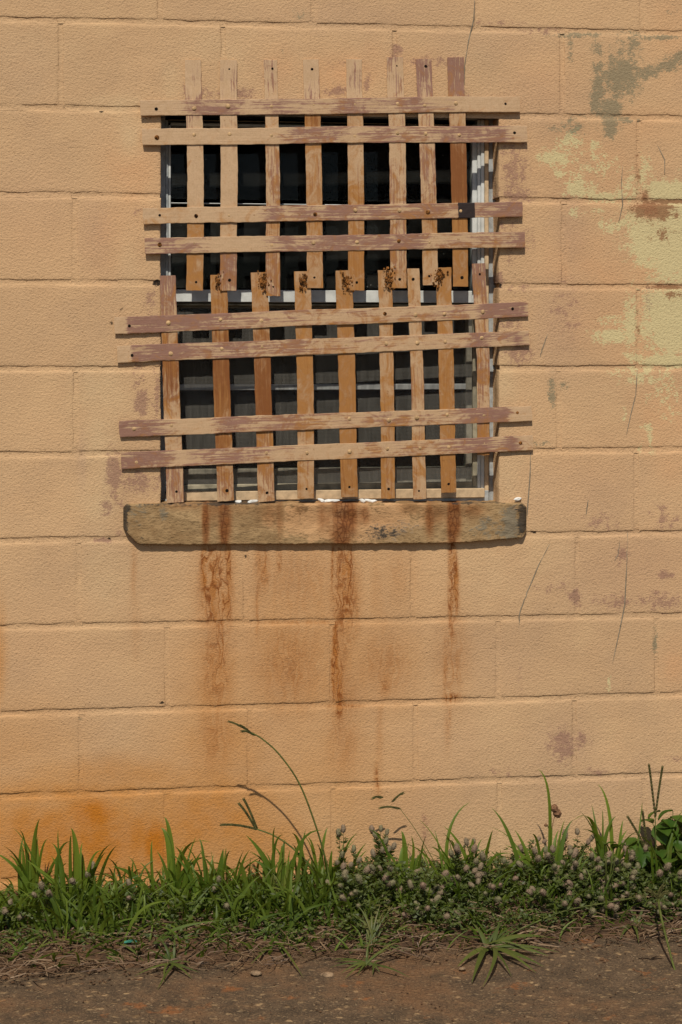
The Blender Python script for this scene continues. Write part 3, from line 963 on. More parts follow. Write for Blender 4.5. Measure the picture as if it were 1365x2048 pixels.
# ---- sill
def sill_mesh():
    v, f, attrs = [], [], []
    nu = 190
    prof = []     # (front-back, height fraction) round the section
    for i in range(5): prof.append((0.062 - 0.070 * i / 5, 1.0))
    for i in range(1, 7):
        an = i / 7 * math.pi / 2
        prof.append((-0.0095 - 0.005 * math.sin(an), 1.0 - 0.05 * (1 - math.cos(an))))
    for i in range(15): prof.append((-0.0145, 0.94 - 0.90 * i / 14))
    for i in range(1, 4):
        an = i / 4 * math.pi / 2
        prof.append((-0.0145 + 0.003 * (1 - math.cos(an)), 0.03 * (1 - math.sin(an))))
    for i in range(4): prof.append((-0.006 + 0.066 * i / 3, 0.0))
    x0, x1 = P(247, 1040, -.0145).x, P(1055, 1040, -.0145).x
    n = len(prof)
    for i in range(nu + 1):
        t = i / nu
        # denser near the ends
        t = 0.5 - 0.5 * math.cos(math.pi * t) if True else t
        x = x0 + (x1 - x0) * t
        px = 247 + 808 * t
        top_px = 1008 - 2 * t + 1.4 * nz(px * 0.03, 1.0) + 1.6 * nz(px * 0.11, 3.0)
        bot_px = 1090 - 4 * t + 1.2 * nz(px * 0.012, 8) + 1.9 * nz(px * 0.10, 5.0)
        if px > 900: bot_px -= (px - 900) * 0.075
        dl, dr = px - 247, 1055 - px
        if dl < 34: bot_px -= (1 - dl / 34) ** 1.4 * 34
        if dl < 12: top_px += (1 - dl / 12) ** 2 * 9
        if dr < 14: top_px += (1 - dr / 14) ** 2 * 9
        if dr < 12: bot_px -= (1 - dr / 12) ** 2 * 12
        zt, zb = P(px, top_px, -.0145).z, P(px, bot_px, -.0145).z
        yin = 0.012 * max(0, 1 - dl / 10) ** 2 + 0.008 * max(0, 1 - dr / 10) ** 2
        for (y, h) in prof:
            z = zb + (zt - zb) * h
            yy = y
            if y < -0.003:
                yy += yin
                yy += 0.0022 * nz(x * 14, z * 30) + 0.0018 * nz(x * 55, z * 80)
                # spalled stretch in the middle
                sp = max(0, 1 - abs(px - 690) / 150) ** 0.7
                edge = 0.42 + 0.25 * nz(px * 0.02, 4.4)
                if sp > 0 and h > edge:
                    yy += 0.006 * sp * min(1, (h - edge) / 0.12) * (0.7 + 0.8 * nz(px * 0.045, h * 4))
            if h > 0.99:
                z += 0.0014 * nz(x * 30, y * 60)
            v.append((x, yy, z))
    for i in range(nu):
        for k in range(n - 1):
            f.append((i * n + k, i * n + k + 1, (i + 1) * n + k + 1, (i + 1) * n + k))
    f.append(tuple(range(n))[::-1])
    f.append(tuple(nu * n + k for k in range(n)))
    me = bpy.data.meshes.new('sill')
    me.from_pydata(v, [], f)
    me.polygons.foreach_set('use_smooth', [True] * len(me.polygons))
    me.update()
    co = verts_np(me)
    px, py = pix(co[:, 0], co[:, 1], co[:, 2])
    rl = [(412, 1040, 7, 60, 1.0), (450, 1035, 14, 60, .9), (448, 1050, 7, 70, 1.1), (430, 1020, 30, 30, .5), (480, 1015, 40, 20, .35), (540, 1025, 30, 30, .5), (560, 1030, 8, 50, .6),
          (600, 1030, 60, 30, .35), (690, 1030, 26, 50, 1.15), (683, 1065, 20, 40, 1.05), (600, 1020, 20, 16, .5), (645, 1030, 12, 40, .6), (730, 1030, 12, 22, .8), (660, 1040, 20, 40, .55), (860, 1035, 10, 40, .8), (870, 1025, 30, 26, .6),
          (908, 1030, 14, 50, 1.15), (905, 1060, 9, 40, 1.1), (945, 1020, 30, 18, .55), (820, 1015, 30, 18, .5), (370, 1012, 60, 10, .4), (760, 1040, 60, 30, .3)]
    dl = [(250, 1045, 7, 45, .95), (262, 1080, 26, 10, .75), (1046, 1040, 11, 34, 1.2), (760, 1065, 40, 12, .45), (330, 1008, 60, 4, .5), (470, 1007, 90, 4, .8), (960, 1006, 60, 3, .6), (300, 1090, 60, 4, .5), (253, 1015, 12, 10, .8)]
    pl = [(690, 1035, 120, 40, 1.15), (640, 1040, 70, 30, 1.05), (770, 1020, 50, 16, .8), (440, 1006, 170, 4, .5), (620, 1060, 40, 18, .5), (1035, 1000 + 18, 10, 6, .6), (930, 1085, 60, 4, .4)]
    gl = [(270, 1040, 26, 40, .5), (1025, 1050, 22, 34, .85), (325, 1030, 10, 14, .5), (780, 1060, 60, 20, .4), (980, 1060, 40, 24, .4)]
    B = np.stack([blob(px, py, rl), blob(px, py, dl), blob(px, py, pl), blob(px, py, gl)], 1)
    set_attr(me, 'mask_b', B)
    me.transform(Matrix.Translation(-WO))
    return me


link('sill', sill_mesh(), win, M['sill'])['label'] = 'rough concrete sill streaked with dark rust runs'

# ------------------------------------------------------------------ lattices
def lerp_list(lst, t):
    if t <= lst[0][0]: return lst[0][1]
    for (a, va), (b, vb) in zip(lst[:-1], lst[1:]):
        if t <= b:
            return va + (vb - va) * (t - a) / max(1e-6, b - a)
    return lst[-1][1]


def strap(name, parent, org, ctr, halfw, yf, th, pri, rst, brn, drk, seed):
    """ctr: list of (px,py) along the strap centre; halfw in px; yf(t): front plane"""
    pts = []
    for (a, b) in ctr:
        pts.append(P(a, b, yf(0.5)))
    L = sum((q - p).length for p, q in zip(pts[:-1], pts[1:]))
    n = max(24, int(L / 0.010))
    v, f, uv, msk = [], [], [], []
    sec = [(-1, 1.0), (-1, 0.12), (-0.93, 0.0), (-0.4, 0.0), (0.05, 0.0), (0.5, 0.0), (0.93, 0.0), (1, 0.12), (1, 1.0)]
    for i in range(n + 1):
        t = i / n
        # position along polyline
        d = t * (len(pts) - 1)
        k = min(int(d), len(pts) - 2)
        u = d - k
        p = pts[k].lerp(pts[k + 1], u)
        T = (pts[k + 1] - pts[k]).normalized()
        N = Vector((-T.z, 0, T.x))
        if N.z < -0.5 or (abs(N.z) <= 0.5 and N.x < 0): N = -N
        hw = (halfw[0] + (halfw[1] - halfw[0]) * t) / 831.0
        bow = 0.0012 * nz(t * 3.0, seed) + 0.0004 * nz(t * 14, seed)
        endx = 0
        for (w, q) in sec:
            e = 0.0011 * nz(t * L * 55, seed + w * 3) + 0.0005 * nz(t * L * 160, seed + w)
            pp = p + N * (w * hw + (e if abs(w) > 0.9 else 0)) + N * 0.0012 * nz(t * L * 6, seed + 40)
            if i in (0, n):
                pp += T * (0.0022 * nz(w * 2.2, seed + i))
            y = yf(t) + q * th + bow + 0.0004 * nz(t * L * 60, w * 2, seed)
            v.append(Vector((pp.x, y, pp.z)) - org)
            uv.append((t * L, w * hw, seed))
            low = 0.12 if abs(T.x) > 0.5 else 0.0
            msk.append((lerp_list(pri, t) + (0.08 if low else 0) * (lerp_list(pri, t) > .12), lerp_list(rst, t) * (0.55 if low else 1.0) + low * max(0, -w), lerp_list(drk, t) if drk else 0, lerp_list(brn, t)))
    m_ = len(sec)
    for i in range(n):
        for k in range(m_ - 1):
            f.append((i * m_ + k, i * m_ + k + 1, (i + 1) * m_ + k + 1, (i + 1) * m_ + k))
        f.append((i * m_ + m_ - 1, i * m_, (i + 1) * m_, (i + 1) * m_ + m_ - 1))
    f.append(tuple(range(m_))[::-1])
    f.append(tuple(n * m_ + k for k in range(m_)))
    me = bpy.data.meshes.new(name)
    me.from_pydata([tuple(q) for q in v], [], f)
    bm = bmesh.new(); bm.from_mesh(me)
    bmesh.ops.recalc_face_normals(bm, faces=bm.faces)
    bm.to_mesh(me); bm.free()
    a = me.attributes.new('bar_uv', 'FLOAT_VECTOR', 'POINT')
    a.data.foreach_set('vector', np.array(uv, dtype=np.float32).ravel())
    set_attr(me, 'mask_b', np.array(msk))
    me.update()
    return link(name, me, parent, M['strap'])


def dome_mesh(name, r, h, mat, seed, n=10):
    v, f = [(0, -h, 0)], []
    for k, (q, hh) in enumerate(((0.45, 0.88), (0.8, 0.5), (1.0, -0.1))):
        for i in range(n):
            an = 2 * math.pi * i / n
            j = 1 + 0.14 * nz(i * 0.9, seed, k)
            v.append((r * q * j * math.cos(an), -h * hh, r * q * j * math.sin(an)))
    for i in range(n):
        i2 = (i + 1) % n
        f.append((0, 1 + i, 1 + i2))
        for k in range(2):
            f.append((1 + k * n + i, 1 + (k + 1) * n + i, 1 + (k + 1) * n + i2, 1 + k * n + i2))
    me = bpy.data.meshes.new(name)
    me.from_pydata(v, [], f)
    me.polygons.foreach_set('use_smooth', [True] * len(me.polygons))
    me.materials.append(mat)
    me.update()
    return me


RIV = [dome_mesh('rivet', 0.0056, 0.0021, M['rivet'], k) for k in range(4)]
RIVR = dome_mesh('rivet', 0.0062, 0.003, M['rust'], 9)
HOLE = [dome_mesh('hole_shade_disc', r, 0.0004, M['hole'], 20 + k) for k, r in enumerate((0.0030, 0.0042, 0.0036))]  # near-black discs, the shade of a hole given as colour


def stud(name, mesh, parent, px, py, y, s=1.0):
    o = link(name, mesh, parent)
    q = P(px, py, y)
    o.location = q - ORG
    o.rotation_euler = (0, random.uniform(0, 6), 0)
    o.scale = (s, s, s * random.uniform(0.85, 1.1))
    return o


UH = [  # upper lattice: cross straps (left px, left y0, y1, right px, y0, y1, primer, rust, brown, dark)
    ((281, 200, 231), (1041, 192, 224), [(0, 0), (.1, .08), (.14, .5), (.25, .6), (.29, .1), (.36, .55), (.42, .3), (.47, .2), (.55, .6), (.66, .35), (.72, .6), (.78, .35), (.86, .1), (1, .05)], [(0, .05), (.44, .05), (.5, .4), (.56, .1), (.68, .2), (.95, .1), (1, .3)], [(0, 0), (1, 0)], None),
    ((285, 257, 290), (1055, 250, 284), [(0, 0), (.34, 0), (.4, .55), (.5, .6), (.56, .3), (.62, .6), (.68, .4), (.74, .3), (.8, .65), (.9, .6), (.93, .75), (.96, .1), (1, .1)], [(0, .12), (.04, .25), (.1, .02), (.3, .2), (.36, .3), (.6, .2), (1, .1)], [(0, 0), (1, 0)], None),
    ((286, 416, 448), (1045, 403, 434), [(0, .02), (.3, .05), (.34, .7), (.38, .25), (.43, .7), (.47, .5), (.5, .75), (.58, .45), (.62, .75), (.66, .4), (.72, .65), (.78, .6), (.82, .4), (.9, .6), (1, .75)], [(0, .1), (.1, .35), (.14, .1), (.34, .3), (.45, .4), (.6, .25), (.82, .5), (.9, .2), (1, .2)], [(0, 0), (1, 0)], [(0, 0), (.828, 0), (.838, 1.2), (.868, 1.2), (.878, 0), (1, 0)]),
    ((290, 476, 508), (1050, 463, 495), [(0, .35), (.06, .45), (.13, .45), (.18, .05), (.3, .1), (.37, .6), (.44, .5), (.5, .8), (.58, .6), (.66, .85), (.72, .8), (.76, .2), (.82, .4), (.9, .35), (.94, .3), (.98, .6), (1, .85)], [(0, .05), (.3, .15), (.6, .25), (.8, .4), (.88, .3), (1, .2)], [(0, 0), (1, 0)], None)]
UV = [  # upright straps: top (x0,x1,y), middle (x0,x1), bottom (x0,x1,y), primer, rust, brown
    ((371, 402, 119), (376, 408), (374, 406, 581), [(0, .05), (.1, .15), (.17, .55), (.24, .5), (.3, .1), (1, .0)], [(0, 0), (.3, .05), (.6, .1), (.68, .55), (.8, .6), (1, .65)], [(0, 0), (1, .05)]),
    ((441, 474, 119), (443, 475), (441, 473, 581), [(0, .02), (.12, .3), (.2, .1), (.5, .05), (.78, .1), (.84, .8), (1, .7)], [(0, 0), (.5, .05), (.7, .35), (.8, .3), (1, .4)], [(0, 0), (.8, 0), (.86, .3), (1, .3)]),
    ((529, 555, 119), (532, 561), (533, 560, 592), [(0, .2), (.1, .35), (.14, .05), (.3, .1), (.4, .4), (.6, .5), (.72, .3), (.82, .7), (1, .6)], [(0, 0), (.3, .25), (.6, .35), (.72, .5), (1, .35)], [(0, 0), (.6, .1), (.72, .3), (1, .2)]),
    ((607, 638, 118), (613, 645), (615, 646, 576), [(0, 0), (.15, .3), (.25, .4), (.4, .2), (.6, .4), (1, .25)], [(0, 0), (.2, .1), (.26, .6), (.4, .45), (.6, .5), (1, .55)], [(0, 0), (.22, .1), (.26, .5), (.36, .1), (.6, .15), (.7, .4), (.8, .2), (1, .1)]),
    ((694, 725, 117), (697, 728), (698, 729, 581), [(0, .05), (.1, .4), (.15, .1), (.5, .15), (.7, .35), (1, .3)], [(0, 0), (.2, .1), (.25, .5), (.4, .3), (.7, .6), (1, .6)], [(0, 0), (.24, .3), (.4, .05), (.7, .35), (.8, .1), (1, .2)]),
    ((774, 807, 114), (780, 812), (782, 814, 576), [(0, .5), (.05, .2), (.13, .35), (.2, .2), (.5, .3), (.85, .6), (1, .4)], [(0, 0), (.25, .25), (.5, .2), (.75, .35), (1, .5)], [(0, 0), (1, .1)]),
    ((833, 864, 117), (841, 873), (847, 877, 570), [(0, .7), (.18, .6), (.25, .2), (.45, .55), (.6, .4), (.8, .3), (1, .2)], [(0, .05), (.25, .2), (.6, .3), (.7, .5), (1, .4)], [(0, 0), (.5, .15), (.7, .3), (1, .1)]),
    ((896, 929, 114), (902, 935), (907, 937, 573), [(0, 1.0), (.14, 1.0), (.19, .5), (.26, .3), (.4, .4), (.6, .4), (1, 0)], [(0, .1), (.25, .4), (.4, .7), (.7, .8), (1, .75)], [(0, .1), (.25, .2), (.36, .7), (.6, .75), (.68, .4), (.8, .1), (1, .15)])]
LH = [
    ((229, 634, 668), (1057, 603.5, 634), [(0, 0), (.028, 0), (.034, 1.3), (.1, 1.25), (.16, .7), (.24, .6), (.34, .4), (.38, .3), (.44, .45), (.5, .25), (.7, .25), (.8, .4), (.87, .35), (.9, .9), (.98, 1.0), (1, .3)], [(0, 0), (.2, .1), (.4, .35), (.6, .4), (.75, .35), (.9, .2), (1, .1)], [(0, 0), (.03, 0), (.05, .2), (.12, .1), (1, 0)], None),
    ((235, 692, 726), (1059, 661, 691), [(0, 0), (.035, 0), (.042, .95), (.12, .85), (.2, .4), (.28, .75), (.36, .4), (.44, .6), (.5, .2), (.75, .15), (.84, .3), (.88, .8), (.93, .2), (.97, .7), (1, .3)], [(0, 0), (.3, .3), (.5, .5), (.65, .3), (.8, .35), (1, .1)], [(0, 0), (1, 0)], None),
    ((239, 842, 875), (1064, 811, 842), [(0, .75), (.08, .7), (.14, .1), (.22, .05), (.27, .75), (.33, .3), (.4, .6), (.46, .3), (.6, .25), (.66, .45), (.8, .2), (.86, .7), (.93, .8), (.955, .05), (1, 0)], [(0, 0), (.12, .25), (.25, .2), (.4, .5), (.55, .35), (.7, .4), (.85, .15), (1, 0)], [(0, 0), (.36, 0), (.4, .3), (.46, 0), (1, 0)], None),
    ((243, 905, 938), (1066, 870, 901), [(0, .85), (.1, .6), (.14, .15), (.2, .5), (.3, .5), (.38, .15), (.55, .05), (.65, .3), (.75, .25), (.82, .5), (.88, .8), (.92, .3), (.95, .75), (.975, .1), (1, .1)], [(0, .1), (.2, .15), (.4, .25), (.6, .3), (.75, .35), (.9, .15), (1, 0)], [(0, 0), (1, 0)], None)]
LV = [
    ((321, 351, 551), (326, 360), (335, 368, 1005), [(0, .75), (.16, .6), (.25, .3), (.4, .7), (.55, .5), (.62, .1), (.7, .2), (.9, .6), (1, .4)], [(0, .1), (.2, .4), (.4, .6), (.55, .4), (.65, .3), (.8, .3), (1, .2)], [(0, .05), (.25, .3), (.4, .55), (.5, .6), (.58, .2), (1, .1)]),
    ((421, 453, 550), (427, 461), (436, 468, 1002), [(0, .2), (.25, .4), (.8, .3), (.95, .6), (1, .4)], [(0, .5), (.15, .6), (.5, .75), (.8, .6), (1, .35)], [(0, .2), (.2, .35), (.3, .65), (.45, .7), (.65, .5), (.78, .6), (.9, .25), (1, .1)]),
    ((503, 535, 545), (510, 543), (518, 550, 1003), [(0, .4), (.1, .3), (.5, .3), (.78, .6), (.95, .5), (1, .3)], [(0, .45), (.2, .55), (.5, .7), (.8, .5), (1, .25)], [(0, .1), (.2, .3), (.35, .7), (.62, .75), (.7, .3), (1, .1)]),
    ((589, 621, 543), (595, 628), (596, 628, 997), [(0, .1), (.5, .1), (.7, .3), (.8, .35), (1, .15)], [(0, .5), (.3, .6), (.6, .65), (.8, .4), (1, .5)], [(0, 0), (.3, .15), (.6, .2), (1, .05)]),
    ((672, 705, 541), (678, 711), (683, 716, 994), [(0, .15), (.5, .1), (1, .15)], [(0, .55), (.3, .7), (.6, .75), (.8, .7), (1, .65)], [(0, .1), (.4, .3), (.6, .25), (.85, .35), (1, .35)]),
    ((757, 784, 541), (761, 789), (764, 791, 997), [(0, .2), (.4, .2), (.6, .25), (.9, .4), (1, .3)], [(0, .5), (.3, .45), (.55, .5), (.8, .6), (1, .5)], [(0, .1), (.5, .1), (.7, .3), (.85, .2), (1, .1)]),
    ((815, 839, 537), (822, 849), (827, 853, 998), [(0, .1), (.15, .2), (.2, .6), (.25, .1), (.5, .25), (1, .3)], [(0, .35), (.3, .3), (.6, .35), (.8, .4), (1, .4)], [(0, 0), (1, .05)]),
    ((873, 903, 535), (878, 909), (883, 913, 985), [(0, .15), (.3, .2), (.5, .2), (1, .1)], [(0, .55), (.3, .55), (.5, .6), (.8, .7), (1, .75)], [(0, .1), (.3, .15), (.5, .35), (.65, .15), (.85, .3), (1, .35)]),
    ((944, 971, 527), (953, 981), (956, 980, 910), [(0, .85), (.18, .6), (.25, .15), (.45, .35), (.6, .7), (.75, .3), (.95, .5), (1, .3)], [(0, .2), (.5, .3), (.8, .35), (1, .7)], [(0, .2), (.9, .1), (1, .4)])]


def lattice(name, label, H, V, yv, yh, th, seed):
    """yv(t), yh: front planes of uprights and cross straps"""
    global ORG
    x = P(660, H[-1][0][2]).x
    ORG = Vector((x, 0, P(660, V[0][2][2]).z))
    root = empty(name, ORG)
    tag(root, label, 'window grille', 'strap lattices over the window')
    hs = []
    for i, (l, r, pri, rst, brn, drk) in enumerate(H):
        cl, cr = (l[1] + l[2]) / 2, (r[1] + r[2]) / 2
        ctr = []
        for k in range(5):
            t = k / 4
            ctr.append((l[0] + (r[0] - l[0]) * t, cl + (cr - cl) * t + 1.6 * nz(k * 0.8, seed + i)))
        o = strap('cross_strap', root, ORG, ctr, ((l[2] - l[1]) / 2 - .5, (r[2] - r[1]) / 2 - .5), lambda t: yh + 0.0012 * math.sin(t * 9 + i), th, pri, rst, brn, drk, seed + i * 3.3)
        hs.append((o, l, r, cl, cr))
    for i, (a, m_, b, pri, rst, brn) in enumerate(V):
        ctr = [((a[0] + a[1]) / 2, a[2]), ((m_[0] + m_[1]) / 2, (a[2] + b[2]) / 2), ((b[0] + b[1]) / 2, b[2])]
        o = strap('upright_strap', root, ORG, ctr, ((a[1] - a[0]) / 2 + .3, (b[1] - b[0]) / 2 + .3), lambda t: yv(t), th, pri, rst, brn, None, seed + 50 + i * 2.7)
        # bolt holes: flat dark discs stand in for the shade inside them
        bx, by = ctr[-1]
        stud('hole_shade_disc', HOLE[i % 3], o, bx + random.uniform(-3, 3), by - random.uniform(16, 22), yv(1) - 0.0002)
        tx, ty = ctr[0]
        if random.random() < 0.7:
            stud('hole_shade_disc', HOLE[(i + 1) % 3], o, tx + random.uniform(-4, 4), ty + random.uniform(14, 22), yv(0) - 0.0002, 0.9)
        for (ho, l, r, cl, cr) in hs:
            # crossing
            for it in range(3):
                pass
            t = (cl - a[2]) / (b[2] - a[2])
            xx = lerp_list([(0, ctr[0][0]), (.5, ctr[1][0]), (1, ctr[2][0])], min(1, max(0, t)))
            yy = cl + (cr - cl) * (xx - l[0]) / (r[0] - l[0])
            if yy > b[2]: continue
            stud('rivet', RIVR if random.random() < 0.05 else random.choice(RIV), ho, xx + random.uniform(-3, 3), yy + random.uniform(-4, 3), yh + 0.0008, random.uniform(0.85, 1.1))
    for (ho, l, r, cl, cr) in hs:
        for (ex, ey) in ((l[0] + random.uniform(28, 36), cl), (r[0] - random.uniform(24, 34), cr)):
            if random.random() < 0.45:
                stud('hole_shade_disc', random.choice(HOLE), ho, ex, ey + random.uniform(-3, 3), yh + 0.0002)
            else:
                stud('rivet', random.choice([RIVR, RIV[0]]), ho, ex, ey + random.uniform(-3, 3), yh + 0.0008)
    return root


low = lattice('window_grille', 'lattice of nine upright straps standing on the concrete sill', LH, LV, lambda t: -0.0052, -0.0084, 0.0030, 200.0)
up = lattice('window_grille', 'lattice of eight upright straps fixed above the window opening', UH, UV, lambda t: -0.0036 - 0.0052 * min(1, max(0, (t - 0.1) / 0.15)), -0.0120, 0.0030, 100.0)
# welds where the two lattices were tacked together
for (wx, wy, n, sp) in ((438, 562, 26, 8), (527, 562, 80, 9), (606, 562, 50, 9), (694, 566, 50, 12), (778, 556, 60, 13), (879, 553, 80, 11)):
    mb = MB()
    for k in range(n):
        qx, qy = wx + random.gauss(0, sp * .5), wy + random.gauss(0, sp * .9)
        q = P(qx, qy, -0.0092) - ORG
        r = random.uniform(.0010, .0034)
        bm = bmesh.new()
        bmesh.ops.create_icosphere(bm, subdivisions=1, radius=r)
        vs = [vv.co * random.uniform(.6, 1.25) for vv in bm.verts]
        mb.add([Vector((c.x, c.y * 0.8, c.z * 1.3)) + q for c in vs], [tuple(w.index for w in ff.verts) for ff in bm.faces])
        bm.free()
    mb.build('weld', M['rust'], up)

# white chips lying on the sill
CHIPS = [(478, 999, 7), (507, 998, 11), (643, 989, 8), (664, 986, 14), (726, 994, 7), (742, 992, 12), (1036, 1001, 8)]
zs = P(660, 1006, -.0145).z
for k, (cx, cy, s) in enumerate(CHIPS):
    q = P(cx, cy, 0.006 if cx < 1000 else -0.005)
    bm = bmesh.new()
    bmesh.ops.create_icosphere(bm, subdivisions=2, radius=0.5)
    for vv in bm.verts:
        vv.co *= 1 + 0.45 * nz(vv.co.x * 3, vv.co.y * 3 + k, vv.co.z * 3)
        vv.co.x *= s * 2.2 / 831; vv.co.y *= 0.009; vv.co.z *= 0.0085
        vv.co.z += 0.0016 * math.sin(vv.co.x * 110 + k)
    me = bpy.data.meshes.new('paint_chip'); bm.to_mesh(me); bm.free()
    o = link('paint_chip', me, None, M['chip'])
    o.location = (q.x, q.y, zs + 0.0035)
    o.rotation_euler = (0, random.uniform(-.25, .25), random.uniform(-.5, .5))
    if cx < 1000:
        tag(o, ('long' if s > 9 else 'small') + ' white chip on the sill beside the ' + ('paired rust runs' if cx < 600 else ('spalled patch, before the rustiest middle strap' if cx < 690 else 'spalled patch, just past the rustiest middle strap')), 'paint chip', 'paint chips on the sill')
    else:
        tag(o, 'white paint chip on the dark end of the sill beyond the straps', 'paint chip', 'paint chips on the sill')

# ------------------------------------------------------------------ plants
def blade_into(mb, base, tip, w, lift=0.5, tint=0.5, seg=8, fold=0.3, side=None):
    """grass blade: base, tip, width; lift: how long it stays upright"""
    base, tip = Vector(base), Vector(tip)
    L = (tip - base).length
    mid = base.lerp(tip, 0.45)
    ctrl = Vector((base.x + (tip.x - base.x) * (0.5 - lift * 0.6), base.y + (tip.y - base.y) * (0.5 - lift * 0.5), max(base.z + (tip.z - base.z) * (0.5 + lift * 0.75), base.z + L * lift * 0.6)))
    ctrl.x += random.gauss(0, L * .07)
    ctrl.y += random.gauss(0, L * .05)
    vs, fs = [], []
    if side is None:
        side = Vector((math.cos(random.uniform(-.8, .8)), math.sin(random.uniform(-.8, .8)), 0))
    for i in range(seg + 1):
        t = i / seg
        p = base * (1 - t) ** 2 + ctrl * 2 * t * (1 - t) + tip * t * t
        T = (ctrl - base) * 2 * (1 - t) + (tip - ctrl) * 2 * t
        T.normalize()
        S = T.cross(side.cross(T))
        if S.length < 1e-4: S = T.orthogonal()
        S.normalize()
        Nn = T.cross(S)
        ww = w * 0.5 * (0.55 + 0.45 * min(1, t / 0.25)) * (1 - max(0, (t - 0.3) / 0.7) ** 1.6) + 0.0002
        vs += [p - S * ww + Nn * ww * fold, p, p + S * ww + Nn * ww * fold]
    for i in range(seg):
        a = i * 3
        fs += [(a, a + 1, a + 4, a + 3), (a + 1, a + 2, a + 5, a + 4)]
    mb.add(vs, fs, tint)


def ground_at(px, y):
    q = P(px, 1790, y)
    return Vector((q.x, y, soil(q.x, y) - 0.004))


def tuft(label, bpx, by, blades, group='broad grass tufts along the wall base', extra=0, spread=0.02):
    """blades: (tip px, tip py, tip depth, width px, lift[, base px offset])"""
    b0 = ground_at(bpx, by)
    root = empty('grass_tuft', b0)
    tag(root, label, 'grass', group)
    blades = list(blades)
    for k in range(17):
        tx = bpx + random.gauss(0, 50)
        blades.append((tx, random.uniform(1655, 1800), by + random.uniform(-.05, .04), random.uniform(3.5, 9), random.uniform(.25, .75), (tx - bpx) * .35 + random.uniform(-14, 14)))
    for e in blades:
        tx, ty, td, w, lift = e[:5]
        off = e[5] if len(e) > 5 else random.uniform(-spread, spread) * 831
        base = ground_at(bpx + off, by + random.uniform(-.012, .012))
        mb = MB()
        blade_into(mb, base - b0, P(tx, ty, td) - b0, w / 831, lift, 0.5, 10)
        mb.build('blade', M['grass'], root, True)
    return root


